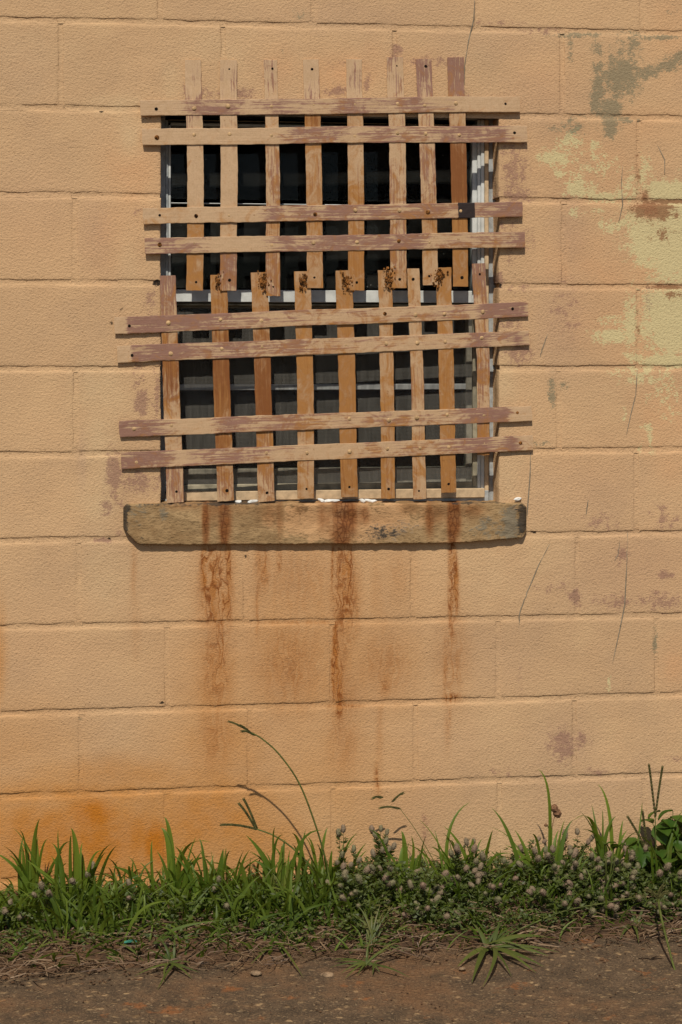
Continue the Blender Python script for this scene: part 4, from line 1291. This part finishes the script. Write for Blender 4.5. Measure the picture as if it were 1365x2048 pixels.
TUFTS = [
    ('grass tuft with the tallest narrow blades leaning right against orange stained block', 55, -.10, [(80, 1637, -.09, 12, .45), (40, 1680, -.08, 5, .5), (77, 1672, -.06, 6, .5), (4, 1690, -.12, 11, .4), (20, 1725, -.12, 7, .4), (48, 1680, -.05, 5, .5), (-20, 1700, -.1, 10, .3), (110, 1740, -.14, 8, .4)]),
    ('grass tuft with one broad upright blade below the deepest orange stain', 160, -.16, [(142, 1655, -.14, 17, .5), (211, 1704, -.15, 13, .3), (104, 1686, -.12, 10, .6, -30), (143, 1683, -.12, 9, .75, -40), (54, 1720, -.16, 12, .3), (180, 1735, -.16, 7, .4), (228, 1790, -.2, 9, .5), (103, 1712, -.14, 7, .4), (215, 1750, -.2, 8, .4)]),
    ('grass tuft with a stout pair of blades below a vertical joint', 350, -.14, [(329, 1634, -.10, 13, .6), (322, 1655, -.12, 16, .6), (421, 1684, -.13, 12, .95), (424, 1712, -.08, 9, .9), (350, 1692, -.15, 12, .35, 40), (305, 1680, -.12, 7, .5, -40), (392, 1675, -.08, 5, .5), (280, 1725, -.12, 6, .5, -40), (225, 1732, -.18, 13, .35, -40), (235, 1745, -.16, 7, .3, -30), (488, 1735, -.08, 8, 1.0, 60), (330, 1735, -.18, 8, .5)]),
    ('grass tuft with a narrow fan of blades beside the right hand orange stain edge', 430, -.17, [(447, 1698, -.15, 13, .5), (400, 1700, -.12, 10, .5), (470, 1760, -.2, 10, .5), (500, 1700, -.16, 7, .35, 40), (385, 1740, -.2, 9, .4), (520, 1775, -.2, 10, .4), (436, 1745, -.2, 8, .5), (360, 1770, -.22, 9, .4)]),
    ('grass tuft with a broad blade leaning left under the arching stems', 560, -.17, [(492, 1670, -.15, 15, .35), (571, 1678, -.14, 10, .5), (640, 1733, -.16, 10, .35), (580, 1700, -.1, 6, .5), (500, 1702, -.14, 7, .4), (528, 1735, -.18, 9, .45), (610, 1760, -.2, 9, .5), (545, 1690, -.12, 6, .5), (470, 1780, -.22, 11, .4), (640, 1790, -.22, 10, .4)]),
    ('grass tuft with slim blades between the two arching stems and clover', 650, -.12, [(656, 1655, -.10, 7, .6), (665, 1700, -.12, 8, .5), (700, 1720, -.16, 10, .3), (648, 1712, -.16, 6, .4), (710, 1680, -.08, 4, .4), (625, 1740, -.18, 9, .4)]),
    ('grass tuft rising from the middle of the tall dark headed clover', 815, -.14, [(803, 1662, -.12, 12, .6), (808, 1690, -.12, 11, .6), (770, 1725, -.16, 11, .7), (850, 1698, -.14, 8, .4), (832, 1720, -.14, 8, .4), (860, 1740, -.18, 8, .4), (790, 1745, -.16, 6, .5)]),
    ('loose grass tuft with thin blades crossing below the worn purple wall patch', 925, -.14, [(941, 1604, -.08, 7, .5, -25), (888, 1652, -.14, 9, .3, 30), (986, 1660, -.14, 11, .5, 30), (898, 1680, -.08, 5, .4), (870, 1660, -.1, 4, .4, -30), (862, 1690, -.1, 4, .3), (960, 1700, -.16, 7, .4), (840, 1640, -.12, 3, .3), (985, 1690, -.1, 6, .4)]),
    ('dark broad leaved grass tuft with long yellow green blade amid clover', 1085, -.15, [(1076, 1538, -.12, 9, .6, 8), (984, 1616, -.12, 9, .45, -30), (1010, 1690, -.13, 17, .55, -10), (1030, 1660, -.1, 9, .4), (1146, 1640, -.12, 10, .5, 30), (1118, 1660, -.1, 9, .5, 25), (1105, 1650, -.1, 5, .5, 10), (975, 1652, -.06, 3, .7, -20), (1055, 1700, -.16, 14, .5, 0), (1035, 1715, -.16, 12, .4), (1130, 1640, -.12, 6, .4, 20), (1105, 1740, -.2, 8, .5)]),
    ('grass tuft of fine upright blades next to the broad leaved weed', 1215, -.13, [(1196, 1568, -.09, 8, .5), (1184, 1610, -.08, 5, .5), (1160, 1622, -.12, 5, .3), (1164, 1658, -.14, 14, .6), (1232, 1632, -.12, 9, .5), (1247, 1640, -.1, 7, .5, 20), (1285, 1605, -.05, 4, .5, 50), (1255, 1660, -.12, 8, .4), (1148, 1640, -.16, 10, .9), (1205, 1620, -.1, 4, .5), (1265, 1690, -.16, 10, .4)]),
    ('grass tuft with blades fanning right in front of the broad leaved weed', 1330, -.18, [(1368, 1618, -.12, 6, .4), (1350, 1660, -.16, 9, .5), (1375, 1690, -.18, 9, .4), (1310, 1720, -.2, 8, .4), (1345, 1740, -.22, 9, .5), (1390, 1730, -.2, 10, .4)]),
]
for (lab, bx, by, bl) in TUFTS:
    tuft(lab, bx, by, bl)


def sprawl(label, gx, gy, tips, group='crabgrass sprawling onto the pavement'):
    b0 = G(gx, gy, 0.015)
    root = empty('crabgrass', b0)
    tag(root, label, 'grass', group)
    xs_ = [t[0] for t in tips]; tips = list(tips)
    for k in range(9):
        tips.append((random.uniform(min(xs_), max(xs_)), gy + random.uniform(-55, 26), random.uniform(3.5, 7), random.uniform(.1, .5)))
    for (tx, ty, w, lift) in tips:
        if ty > gy - 6:
            tip = G(tx, ty, 0.006)
        else:
            tip = P(tx, ty, b0.y + 0.05)
        mb = MB()
        mb_side = (tip - b0).cross(Vector((0, -0.6, 1))).normalized()
        blade_into(mb, Vector((random.uniform(-.012, .012), random.uniform(-.008, .008), 0)), tip - b0, w * .72 / 831, lift * random.uniform(.5, 1.4), 0.5, 9, 0.25, mb_side)
        mb.build('blade', M['runner'], root, True)
    return root


sprawl('star shaped crabgrass sprawling over the dirt edge onto dark pavement', 982, 1893, [(944, 1966, 13, .2), (966, 1974, 12, .2), (915, 1934, 12, .18), (1098, 1912, 15, .14), (1090, 1934, 13, .14), (1073, 1946, 10, .3), (1024, 1954, 8, .2), (944, 1845, 12, .25), (1130, 1880, 12, .2), (1060, 1880, 10, .3), (1000, 1840, 9, .4), (930, 1872, 10, .25), (1120, 1905, 10, .2), (1010, 1860, 9, .4)])
sprawl('small wilted crabgrass rooted in the pavement below fine grass', 738, 1928, [(690, 1958, 5, .2), (820, 1955, 5, .15), (745, 1950, 6, .2), (760, 1945, 4, .2), (715, 1952, 4, .2), (700, 1930, 5, .3), (738, 1890, 6, .5), (770, 1925, 4, .3), (660, 1935, 4, .2)])
sprawl('limp crabgrass lying on the pavement at the ragged left verge', 340, 1925, [(315, 1980, 7, .15), (385, 1958, 6, .15), (270, 1952, 5, .1), (330, 1965, 6, .15), (400, 1945, 5, .15), (345, 1890, 7, .4), (300, 1900, 6, .3), (365, 1895, 6, .4)])
sprawl('crabgrass with flat pale blades over dead thatch', 560, 1880, [(490, 1905, 12, .2), (480, 1890, 10, .2), (570, 1915, 10, .25), (610, 1915, 7, .2), (630, 1905, 8, .2), (520, 1860, 12, .3), (625, 1850, 11, .25), (560, 1840, 9, .4), (660, 1880, 9, .25), (500, 1930, 7, .2), (607, 1955, 7, .2)])
sprawl('crabgrass with short bent blades beside the teal scrap', 215, 1890, [(240, 1930, 9, .25), (205, 1915, 8, .3), (290, 1925, 9, .35), (260, 1890, 9, .3), (170, 1905, 8, .25), (325, 1870, 13, .45), (180, 1865, 9, .3), (240, 1850, 10, .4)])
sprawl('crabgrass with one blade curling down below the grey clover heads', 1270, 1850, [(1278, 1886, 9, .35), (1240, 1880, 9, .2), (1220, 1865, 9, .25), (1310, 1858, 8, .2), (1275, 1815, 9, .5), (1340, 1860, 8, .25)])
sprawl('fine tufted grass mound at the pavement edge', 745, 1890, [(700 + 12 * k + random.uniform(-5, 5), 1845 + random.uniform(-28, 30), random.uniform(3, 5), random.uniform(.2, .5)) for k in range(9)] + [(660 + 20 * k, 1900 + random.uniform(-8, 12), 4, .2) for k in range(9)] + [(690 + 9 * k, 1820 + random.uniform(-20, 20), 3.5, .4) for k in range(12)])

# arching stems with seed spikes
def stem_curve(ctrl, y0, y1):
    pts = []
    n = len(ctrl)
    for i in range((n - 1) * 5 + 1):
        t = i / 5
        k = min(int(t), n - 2)
        u = t - k
        p0 = ctrl[max(k - 1, 0)]; p1 = ctrl[k]; p2 = ctrl[k + 1]; p3 = ctrl[min(k + 2, n - 1)]
        q = [0.5 * (2 * p1[j] + (-p0[j] + p2[j]) * u + (2 * p0[j] - 5 * p1[j] + 4 * p2[j] - p3[j]) * u * u + (-p0[j] + 3 * p1[j] - 3 * p2[j] + p3[j]) * u ** 3) for j in (0, 1)]
        pts.append(P(q[0], q[1], y0 + (y1 - y0) * i / ((n - 1) * 5)))
    return pts


def seed_stalk(label, ctrl, y0, y1, spikes, w=4.0, down=True, sw=3.8):
    pts = stem_curve(ctrl, y0, y1)
    g = ground_at(ctrl[0][0], y0)
    if down:
        pts = [g] + pts
    b0 = Vector(pts[0])
    root = empty('seed_stalk', b0)
    tag(root, label, 'grass', 'grass stalks with seed spikes')
    mb = MB()
    mb.tube([p - b0 for p in pts], [w / 2 / 831 * (1 - 0.35 * i / len(pts)) for i in range(len(pts))], 5)
    mb.build('stem', M['stem'], root, True)
    for sp in spikes:
        a, b = P(sp[0], sp[1], y1), P(sp[2], sp[3], y1 - 0.004)
        mb = MB()
        N = 15
        ax = [a.lerp(b, i / N) + Vector((0, 0, 0.004 * math.sin(math.pi * i / N))) for i in range(N + 1)]
        mb.tube([p - b0 for p in ax], sw * 0.22 / 831, 4)
        for i in range(N * 2):
            p = ax[i // 2]
            d = (b - a).normalized()
            s = Vector((-d.z, 0, d.x)) * (1 if i % 2 else -1)
            c = p + s * sw * 0.28 / 831
            l_ = 5.5 / 831
            mb.tube([c - b0 - d * l_ * .4, c - b0 + d * l_ * .4 + s * .0006, c - b0 + d * l_ + s * .0012], [sw * .16 / 831, sw * .24 / 831, .0002], 4)
        mb.build('spike', M['seed'], root, True)
    return root


seed_stalk('tall arching grass stalk drooping left under the rust streaks', [(662, 1775), (652, 1720), (628, 1640), (598, 1565), (560, 1510), (525, 1478), (500, 1464)], -.15, -.13, [(505, 1467, 456, 1443), (510, 1470, 483, 1464), (500, 1464, 478, 1452)], 4.0, True, 2.6)
seed_stalk('low arching grass stalk ending in three spread dark spikes', [(655, 1790), (630, 1745), (590, 1700), (550, 1672), (513, 1658)], -.16, -.14, [(513, 1658, 440, 1650), (512, 1657, 477, 1606), (514, 1656, 487, 1597)], 4.0)
seed_stalk('thin pale stalk with small spread green spikes in front of clover', [(870, 1725), (850, 1690), (825, 1650), (800, 1617)], -.10, -.07, [(800, 1617, 759, 1617), (785, 1603, 808, 1587), (765, 1595, 746, 1598)], 1.6, True, 2.8)
seed_stalk('upright stalk with a forked pair of long dark spikes above the weed', [(1318, 1830), (1314, 1740), (1312, 1680), (1311, 1633)], -.16, -.15, [(1311, 1633, 1298, 1527), (1311, 1633, 1326, 1531)], 3.0, True, 3.8)
seed_stalk('short stalk with two leaning dark spikes beside the weed', [(1306, 1790), (1302, 1740), (1297, 1705)], -.14, -.13, [(1299, 1712, 1254, 1631), (1296, 1706, 1285, 1620)], 3.0, True, 3.8)
seed_stalk('long bare stalk bending down over the dark pavement', [(1316, 1792), (1322, 1830), (1334, 1880), (1350, 1940), (1372, 2000)], -.33, -.60, [(1317, 1795, 1290, 1780), (1318, 1795, 1336, 1786), (1316, 1792, 1328, 1772)], 5.0, False, 5)
seed_stalk('yellowish stalk leaning right across the clover toward the weed', [(1000, 1880), (1060, 1850), (1130, 1822), (1210, 1806), (1290, 1792)], -.34, -.27, [(1200, 1809, 1292, 1793), (1185, 1811, 1250, 1800)], 3.6, True, 4)

# dried burs on a reddish stalk
b0 = ground_at(1098, -.11)
bs = empty('bur_stalk', b0)
tag(bs, 'dry reddish stalk topped with two round brown burs', 'weed')
mb = MB()
mb.tube([Vector((0, 0, 0))] + [P(a, b, -.11) - b0 for a, b in ((1100, 1720), (1101, 1670), (1108, 1640), (1112, 1625))], [.0013, .0012, .001, .0009, .0007], 5)
mb.tube([P(1101, 1665, -.11) - b0, P(1095, 1650, -.11) - b0, P(1092, 1648, -.115) - b0], [.001, .0009, .0006], 4)
mb.build('stem', M['bur'], bs, True)
for (a, b, r) in ((1109, 1616, .0095), (1115, 1627, .0105), (1092, 1650, .004)):
    bm = bmesh.new()
    bmesh.ops.create_icosphere(bm, subdivisions=2, radius=r)
    for vv in bm.verts:
        vv.co *= 1 + random.uniform(-.16, .12)
    me = bpy.data.meshes.new('bur'); bm.to_mesh(me); bm.free()
    o = link('bur', me, bs, M['bur']); o.location = P(a, b, -.112) - b0

# broad leaved weed at the right
def leaf_mesh(L, W, seed):
    v, f = [], []
    n = 8
    for i in range(n + 1):
        t = i / n
        w = W * 0.5 * (math.sin(math.pi * min(1, t * 0.96 + 0.04)) ** 0.7) * (1 - 0.25 * t) * (1 + 0.12 * nz(t * 12, seed))
        z = 0.18 * L * math.sin(t * 2.2) - 0.25 * L * t * t
        for q, fo in ((-1, 0.10), (-0.5, 0.02), (0, -0.02), (0.5, 0.02), (1, 0.10)):
            v.append((q * w, t * L, z + fo * W + 0.02 * W * nz(t * 9, q * 3, seed)))
    for i in range(n):
        for k in range(4):
            f.append((i * 5 + k, i * 5 + k + 1, (i + 1) * 5 + k + 1, (i + 1) * 5 + k))
    me = bpy.data.meshes.new('leaf')
    me.from_pydata(v, [], f)
    me.polygons.foreach_set('use_smooth', [True] * len(me.polygons))
    me.materials.append(M['broad'])
    return me


LEAVES = [leaf_mesh(0.056, 0.046, k) for k in range(4)]
b0 = ground_at(1345, -.10)
weed = empty('broadleaf_weed', b0)
tag(weed, 'broad leaved dark green weed against the wall beside forked seed spikes', 'weed')
mb = MB()
for k in range(72):
    ang = random.uniform(0, 6.28)
    lx = random.gauss(0, 0.055) + 0.01
    lz = random.uniform(0.05, 0.20) * (1 - 0.5 * min(1, abs(lx) / 0.16))
    q = Vector((lx, random.uniform(-.07, .05), lz))
    o = link('leaf', LEAVES[k % 4], weed)
    o.location = q
    s = random.uniform(.6, 1.05)
    o.scale = (s, s, s)
    face = random.gauss(math.pi, 1.0)
    o.rotation_euler = (random.uniform(-.9, .15), random.uniform(-.5, .5), face)
    if k % 2 == 0:
        mb.tube([Vector((lx * .15, 0, 0)), Vector((lx * .5, q.y * .5, lz * .6)), q], [.0016, .0013, .0009], 4)
mb.build('stem', M['stem'], weed, True)
# two pale trefoil sprigs low among the clover
for (gx, gy, n) in ((940, 1838, 7), (900, 1790, 4), (1215, 1690, 5)):
    q = P(gx, gy, -.24)
    g0 = Vector((q.x, -.24, soil(q.x, -.24)))
    r = empty('leafy_sprig', g0)
    tag(r, {940: 'bright green leafy sprig low at the front of the clover', 900: 'small bright leafy sprig inside the middle clover', 1215: 'leafy sprig between fine grass and broad leaved weed'}[gx], 'weed')
    mb = MB()
    for k in range(n):
        p = P(gx + random.uniform(-20, 20), gy + random.uniform(-16, 12), -.25) - g0
        o = link('leaf', LEAVES[k % 4], r)
        o.location = p; o.scale = (.42, .5, .5)
        o.rotation_euler = (random.uniform(.2, 1.0), random.uniform(-.3, .3), random.uniform(1.5, 4.8))
        mb.tube([Vector((0, 0, 0)), p * .6 + Vector((0, 0, .01)), p], .0009, 4)
    mb.build('stem', M['stem'], r, True)

# ---- rabbit-foot clover: woolly heads on branched stems
def head_mesh(seed):
    rnd = random.Random(seed)
    v, f = [], []
    nr, ns = 6, 8
    R, H = 0.0058, 0.0085
    for j in range(nr + 1):
        th = math.pi * j / nr
        for i in range(ns):
            an = 2 * math.pi * i / ns
            r = R * math.sin(th) * (1 + rnd.uniform(-.12, .12)) + 0.0002
            v.append((r * math.cos(an), r * math.sin(an), H - H * math.cos(th) * (1 + rnd.uniform(-.04, .04))))
    for j in range(nr):
        for i in range(ns):
            i2 = (i + 1) % ns
            f.append((j * ns + i, j * ns + i2, (j + 1) * ns + i2, (j + 1) * ns + i))
    for k in range(110):      # silky hairs
        th = math.acos(rnd.uniform(-.95, .95)); an = rnd.uniform(0, 6.283)
        n = Vector((math.sin(th) * math.cos(an), math.sin(th) * math.sin(an), -math.cos(th)))
        p = Vector((n.x * R * .95, n.y * R * .95, H + n.z * H * .95))
        s = n.orthogonal().normalized() * 0.00045
        e = p + (n + Vector((rnd.uniform(-.4, .4), rnd.uniform(-.4, .4), rnd.uniform(0, .7)))).normalized() * rnd.uniform(.0022, .0038)
        b = len(v)
        v += [tuple(p - s), tuple(p + s), tuple(e)]
        f.append((b, b + 1, b + 2))
    me = bpy.data.meshes.new('flower_head')
    me.from_pydata(v, [], f)
    me.materials.append(M['head'])
    return me


HEADS = [head_mesh(k) for k in range(5)]


def leaflet(mb, p, d, L, W, tint):
    s = d.cross(Vector((random.uniform(-.5, .5), random.uniform(-1, .2), random.uniform(.2, 1)))).normalized() * W
    q = p + d * L
    mb.add([p, p + d * L * .5 - s, q, p + d * L * .5 + s], [(0, 1, 2, 3)], tint)


def clover(label, bpx, by, heads, dense=1.0, group='woolly headed clover plants along the wall base'):
    b0 = ground_at(bpx, by)
    root = empty('clover_plant', b0)
    tag(root, label, 'clover', group)
    mb = MB()
    for (hx, hy, hd, s) in heads:
        tip = P(hx, hy, hd) - b0
        base = Vector((random.uniform(-.012, .012), random.uniform(-.012, .012), 0))
        mid = base.lerp(tip, .5) + Vector((random.uniform(-.01, .01), random.uniform(-.01, .01), .012))
        pts = [base, base.lerp(mid, .5) + Vector((0, 0, .004)), mid, mid.lerp(tip, .55) + Vector((0, 0, .004)), tip]
        mb.tube(pts, [.0011, .001, .0009, .0008, .0006], 3, random.uniform(.2, .6))
        o = link('flower_head', random.choice(HEADS), root)
        o.location = tip
        d = (tip - pts[-2]).normalized()
        lean = Vector((d.x * .6, d.y * .6, max(.4, d.z))).normalized()
        o.rotation_mode = 'QUATERNION'
        o.rotation_quaternion = lean.to_track_quat('Z', 'Y')
        o.scale = (s, s, s * random.uniform(.95, 1.25))
        for k in range(int(15 * dense)):
            t = random.uniform(.12, .97)
            d_ = t * 4; i = min(3, int(d_)); p = pts[i].lerp(pts[i + 1], d_ - i)
            an = random.uniform(0, 6.283)
            for w in (-.5, 0, .5):
                leaflet(mb, p, Vector((math.cos(an + w), math.sin(an + w), random.uniform(.1, .9))).normalized(), random.uniform(.010, .016), random.uniform(.0011, .0021), random.random())
    mb.build('foliage', M['clover'], root, False, True)
    return root


def rand_heads(n, x0, x1, y0, y1, by, s0=.8, s1=1.15):
    out = []
    for k in range(n):
        py = random.uniform(y0, y1)
        t = (py - y0) / max(1, y1 - y0)
        out.append((random.uniform(x0, x1), py, by + random.uniform(-.04, .04) - .05 * t, random.uniform(s0, s1)))
    return out


clover('tall clover with two dark heads beside the arching stalks', 690, -.12, [(678, 1672, -.11, 1.05), (687, 1666, -.12, .95), (708, 1705, -.12, .85), (684, 1716, -.12, .9), (715, 1726, -.13, .85), (675, 1730, -.13, .8), (700, 1735, -.14, .8)], 1.2)
clover('tallest clover with a cluster of dark heads left of a slim grass tuft', 760, -.12, [(746, 1666, -.11, 1.05), (752, 1676, -.12, 1.0), (762, 1664, -.11, .9), (771, 1690, -.12, .95), (786, 1700, -.12, 1.0), (765, 1706, -.13, .85), (773, 1671, -.1, .8), (749, 1715, -.13, 1.0), (775, 1706, -.12, .95)], 1.6)
LAY = [  # base px, depth, n, x range, y range
    (690, -.17, 8, 655, 740, 1735, 1800), (735, -.22, 9, 690, 780, 1755, 1830), (790, -.17, 12, 735, 840, 1730, 1800), (835, -.23, 10, 790, 880, 1765, 1840),
    (870, -.16, 11, 830, 915, 1735, 1805), (925, -.15, 12, 890, 965, 1690, 1775), (960, -.22, 11, 905, 1000, 1765, 1835), (1000, -.16, 10, 965, 1040, 1715, 1790), (850, -.27, 6, 800, 930, 1790, 1850),
    (1075, -.13, 8, 1040, 1115, 1690, 1740), (1110, -.17, 14, 1085, 1165, 1705, 1790), (1165, -.15, 15, 1130, 1215, 1700, 1770), (1170, -.23, 13, 1130, 1230, 1760, 1830), (1225, -.17, 16, 1190, 1270, 1715, 1790),
    (1270, -.15, 13, 1240, 1310, 1690, 1770), (1275, -.24, 12, 1225, 1325, 1770, 1840), (1330, -.21, 12, 1300, 1370, 1740, 1825), (1350, -.25, 7, 1330, 1390, 1790, 1845), (1120, -.25, 7, 1060, 1150, 1780, 1840),
    (280, -.19, 5, 240, 320, 1770, 1850), (560, -.20, 4, 500, 640, 1790, 1850), (95, -.2, 4, 60, 130, 1755, 1800), (15, -.2, 4, -10, 45, 1755, 1850), (450, -.2, 3, 420, 480, 1760, 1830), (170, -.15, 3, 140, 200, 1740, 1790)]
CLOVER_LABELS = [
    'clover around the foot of the arching stalks',
    'low clover behind the fine tufted grass mound',
    'woolly clover in front of the tallest dark headed cluster',
    'woolly clover in front of the slim tuft that rises amid clover',
    'woolly clover between the slim tuft and the loose thin grass',
    'woolly clover wrapped around the base of the loose thin grass',
    'woolly clover behind the bright leafy sprig',
    'woolly clover between loose thin grass and dark broad leaved tuft',
    'low clover at the ragged dirt edge beside the fine mound',
    'small clover directly behind the long yellow green blade',
    'woolly clover at the foot of the dry bur stalk',
    'dense clover heads between bur stalk and fine upright grass',
    'low clover under the yellowish leaning stalk',
    'densest clover heads in front of the fine upright grass',
    'clover heads between fine upright grass and the leaning spikes',
    'low clover behind the curling crabgrass blade',
    'clover heads in front of the broad leaved weed',
    'low clover below the broad leaved weed at the pavement edge',
    'clover between the star shaped crabgrass and leaning stalk',
    'sparse clover below the stout pair of blades',
    'sparse clover beneath the low arching stalk',
    'sparse clover between the tallest narrow blades and broad upright blade',
    'sparse clover at the foot of the tallest narrow blades',
    'sparse clover in the narrow fan of grass blades',
    'sparse clover against the wall behind the broad upright blade']
for i, (bx, by, n, x0, x1, y0, y1) in enumerate(LAY):
    clover(CLOVER_LABELS[i], bx, by, rand_heads(n, x0, x1, y0, y1, by), 1.3 if n > 6 else .8)
clover('clover plant with three heads held high against the wall', 1145, -.10, [(1131, 1678, -.09, 1.1), (1155, 1670, -.09, .95), (1180, 1682, -.1, .95), (1175, 1690, -.1, .9), (1120, 1690, -.1, .8)], 1.3)
clover('clover plant with sparse heads under the loose thin grass', 950, -.11, [(935, 1692, -.1, .95), (948, 1688, -.1, .8), (1013, 1730, -.12, 1.0), (1072, 1683, -.1, .8), (1085, 1686, -.1, .75)], 1.2)

# ---- low turf, ground leaves, thatch (uncountable)
turf = MB()
for k in range(3600):
    x = random.uniform(-1.05, 1.15)
    px = 682 + x * 831
    y = -abs(random.gauss(.19, .10)) - .005
    if y < edge_y(x) + .01: continue
    z = soil(x, y) - .004
    left = px < 640
    h = random.uniform(.03, .13 if left else .09) * (.55 + .45 * random.random())
    if left and y > -.10 and random.random() < .6: continue
    if left and y > -.16: h *= .75
    an = random.uniform(0, 6.283)
    le = h * random.uniform(.25, 1.5)
    if y < -.24:
        h *= .45; le *= 1.0
        if random.random() < .45: continue
    blade_into(turf, (x, y, z), (x + math.cos(an) * le, y + math.sin(an) * le * .7 - .01, z + h), random.uniform(.0022, .0095 if left else .006), random.uniform(.1, .8), random.random(), 5, .25)
for k in range(900):
    px = random.uniform(-160, 700) if k < 640 else random.uniform(640, 1560)
    y = -random.uniform(.07, .29)
    x = P(px, 1790, y).x
    if nz(x * 5, 7.7) < -.28 or y < edge_y(x) + .02: continue
    z = soil(x, y) - .004
    L = random.uniform(.07, .165) if k < 640 else random.uniform(.06, .13)
    an = random.uniform(0, 6.283); le = L * random.uniform(.2, .95)
    h = max(.018, math.sqrt(max(0, L * L - le * le)) * .9)
    if y > -.13 and k < 640: h *= .8
    blade_into(turf, (x, y, z), (x + math.cos(an) * le, y + math.sin(an) * le * .8, z + h), random.uniform(.0035, .0095) if k < 640 else random.uniform(.0025, .006), random.uniform(.15, .8), random.random(), 7, .25)
for k in range(260):
    px = random.choice([random.gauss(985, 75), random.gauss(740, 60), random.gauss(300, 110), random.gauss(540, 80)])
    y = -random.uniform(.24, .365)
    x = P(px, 1790, y).x
    z = soil(x, y) - .003
    L = random.uniform(.035, .085); an = random.uniform(0, 6.283); le = L * random.uniform(.55, .98)
    blade_into(turf, (x, y, z), (x + math.cos(an) * le, y + math.sin(an) * le * .8, max(.012, z + math.sqrt(max(0, L * L - le * le)) * .8)), random.uniform(.002, .006), random.uniform(.15, .6), random.random(), 6, .25)
o = turf.build('low_grass', M['turf'], None, True, True)
tag(o, 'short tangled green grass filling the verge', 'grass', kind='stuff')
lf = MB()
for k in range(11000):
    x = random.uniform(-1.05, 1.15)
    y = -random.uniform(.0, .36)
    if y < edge_y(x) + .025 + .05 * (nz(x * 7, 4.4) + .4): continue
    px = 682 + x * 831
    if px < 640 and (random.random() < .5 or y > -.09): continue
    top = .03 + .055 * max(0, nz(x * 6, y * 6, 3) + .6) * (1.25 if px > 640 else .8)
    if y > -.06: top *= .6
    if y < -.26: top *= .65
    z = soil(x, y) + random.random() ** .7 * top
    an = random.uniform(0, 6.283)
    tt = random.random()
    for w in (-.7, 0, .7):
        leaflet(lf, Vector((x, y, z)), Vector((math.cos(an + w), math.sin(an + w), random.uniform(.0, .8))).normalized(), random.uniform(.007, .014), random.uniform(.0013, .003), tt)
o = lf.build('ground_leaves', M['clover'], None, False, True)
tag(o, 'mat of tiny clover leaflets under the taller plants', 'ground cover', kind='stuff')
st = MB()
for k in range(2600):
    x = random.uniform(-1.1, 1.2)
    y = edge_y(x) + random.uniform(-.035, .17) if random.random() < .8 else -random.uniform(.0, .3)
    den = .5 + .5 * nz(x * 4, 9.0)
    if random.random() > den + .35: continue
    z = max(soil(x, y), .004) + random.uniform(.001, .014)
    an = random.uniform(0, 6.283); L = random.uniform(.02, .085)
    d = Vector((math.cos(an), math.sin(an) * .6, random.uniform(-.12, .22))).normalized() * L
    p = Vector((x, y, z))
    m1 = p + d * .5 + Vector((random.uniform(-.01, .01), random.uniform(-.008, .008), random.uniform(0, .010)))
    e = p + d; e.z = max(e.z, .004); m1.z = max(m1.z, .005)
    w = random.uniform(.0006, .0016)
    st.tube([p, m1, e], [w, w, w * .5], 3, random.random() ** 1.3)
o = st.build('dead_thatch', M['straw'], None, False, True)
tag(o, 'dead straw coloured thatch along the ragged verge edge', 'straw', kind='stuff')

# clods of clay and loose grit
gr = MB()
for k in range(1500):
    x = random.uniform(-1.1, 1.2)
    y = edge_y(x) + random.gauss(.02, .05) if k < 900 else random.uniform(-.8, -.35)
    r = random.uniform(.0012, .0045) if k < 900 else random.uniform(.001, .0028)
    z = max(soil(x, y), .002)
    v = []
    for (a, b, c) in ((1, 0, 0), (-1, 0, 0), (0, 1, 0), (0, -1, 0), (0, 0, 1), (0, 0, -1)):
        s = random.uniform(.6, 1.3)
        v.append((x + a * r * s * 1.3, y + b * r * s * 1.1, z + c * r * s * .7 + r * .2))
    gr.add(v, [(0, 2, 4), (2, 1, 4), (1, 3, 4), (3, 0, 4), (2, 0, 5), (1, 2, 5), (3, 1, 5), (0, 3, 5)])
o = gr.build('loose_grit', M['dirt'], None)
tag(o, 'clay crumbs and grit scattered along the pavement edge', 'grit', kind='stuff')
# a few pebbles
for k, (gx, gy, r, lab) in enumerate(((512, 1946, .010, 'flat grey pebble on the pavement before the thatch'), (655, 1950, .011, 'cracked tan stone lying on reddish pavement'), (925, 1797 + 140, .006, 'small pebble beside the star shaped crabgrass'))):
    q = G(gx, gy, .004)
    bm = bmesh.new()
    bmesh.ops.create_icosphere(bm, subdivisions=2, radius=r)
    for vv in bm.verts:
        vv.co *= 1 + .3 * nz(vv.co.x * 90, vv.co.y * 90 + k, vv.co.z * 90)
        vv.co.z *= .45; vv.co.x *= 1.3
    me = bpy.data.meshes.new('pebble'); bm.to_mesh(me); bm.free()
    o = link('pebble', me, None, M['pebble']); o.location = (q.x, q.y, .004)
    tag(o, lab, 'stone')
q = G(262, 1895, .02)
mb = MB()
mb.add([(-.016, 0, 0), (0, -.004, .003), (.014, 0, .001), (.013, .006, .004), (0, .005, .006), (-.014, .004, .003)], [(0, 1, 4, 5), (1, 2, 3, 4)])
o = mb.build('plastic_scrap', M['scrap']); o.location = (q.x, q.y, .03)
md = o.modifiers.new('thick', 'SOLIDIFY'); md.thickness = .001
tag(o, 'small teal plastic scrap in the thatch', 'litter')
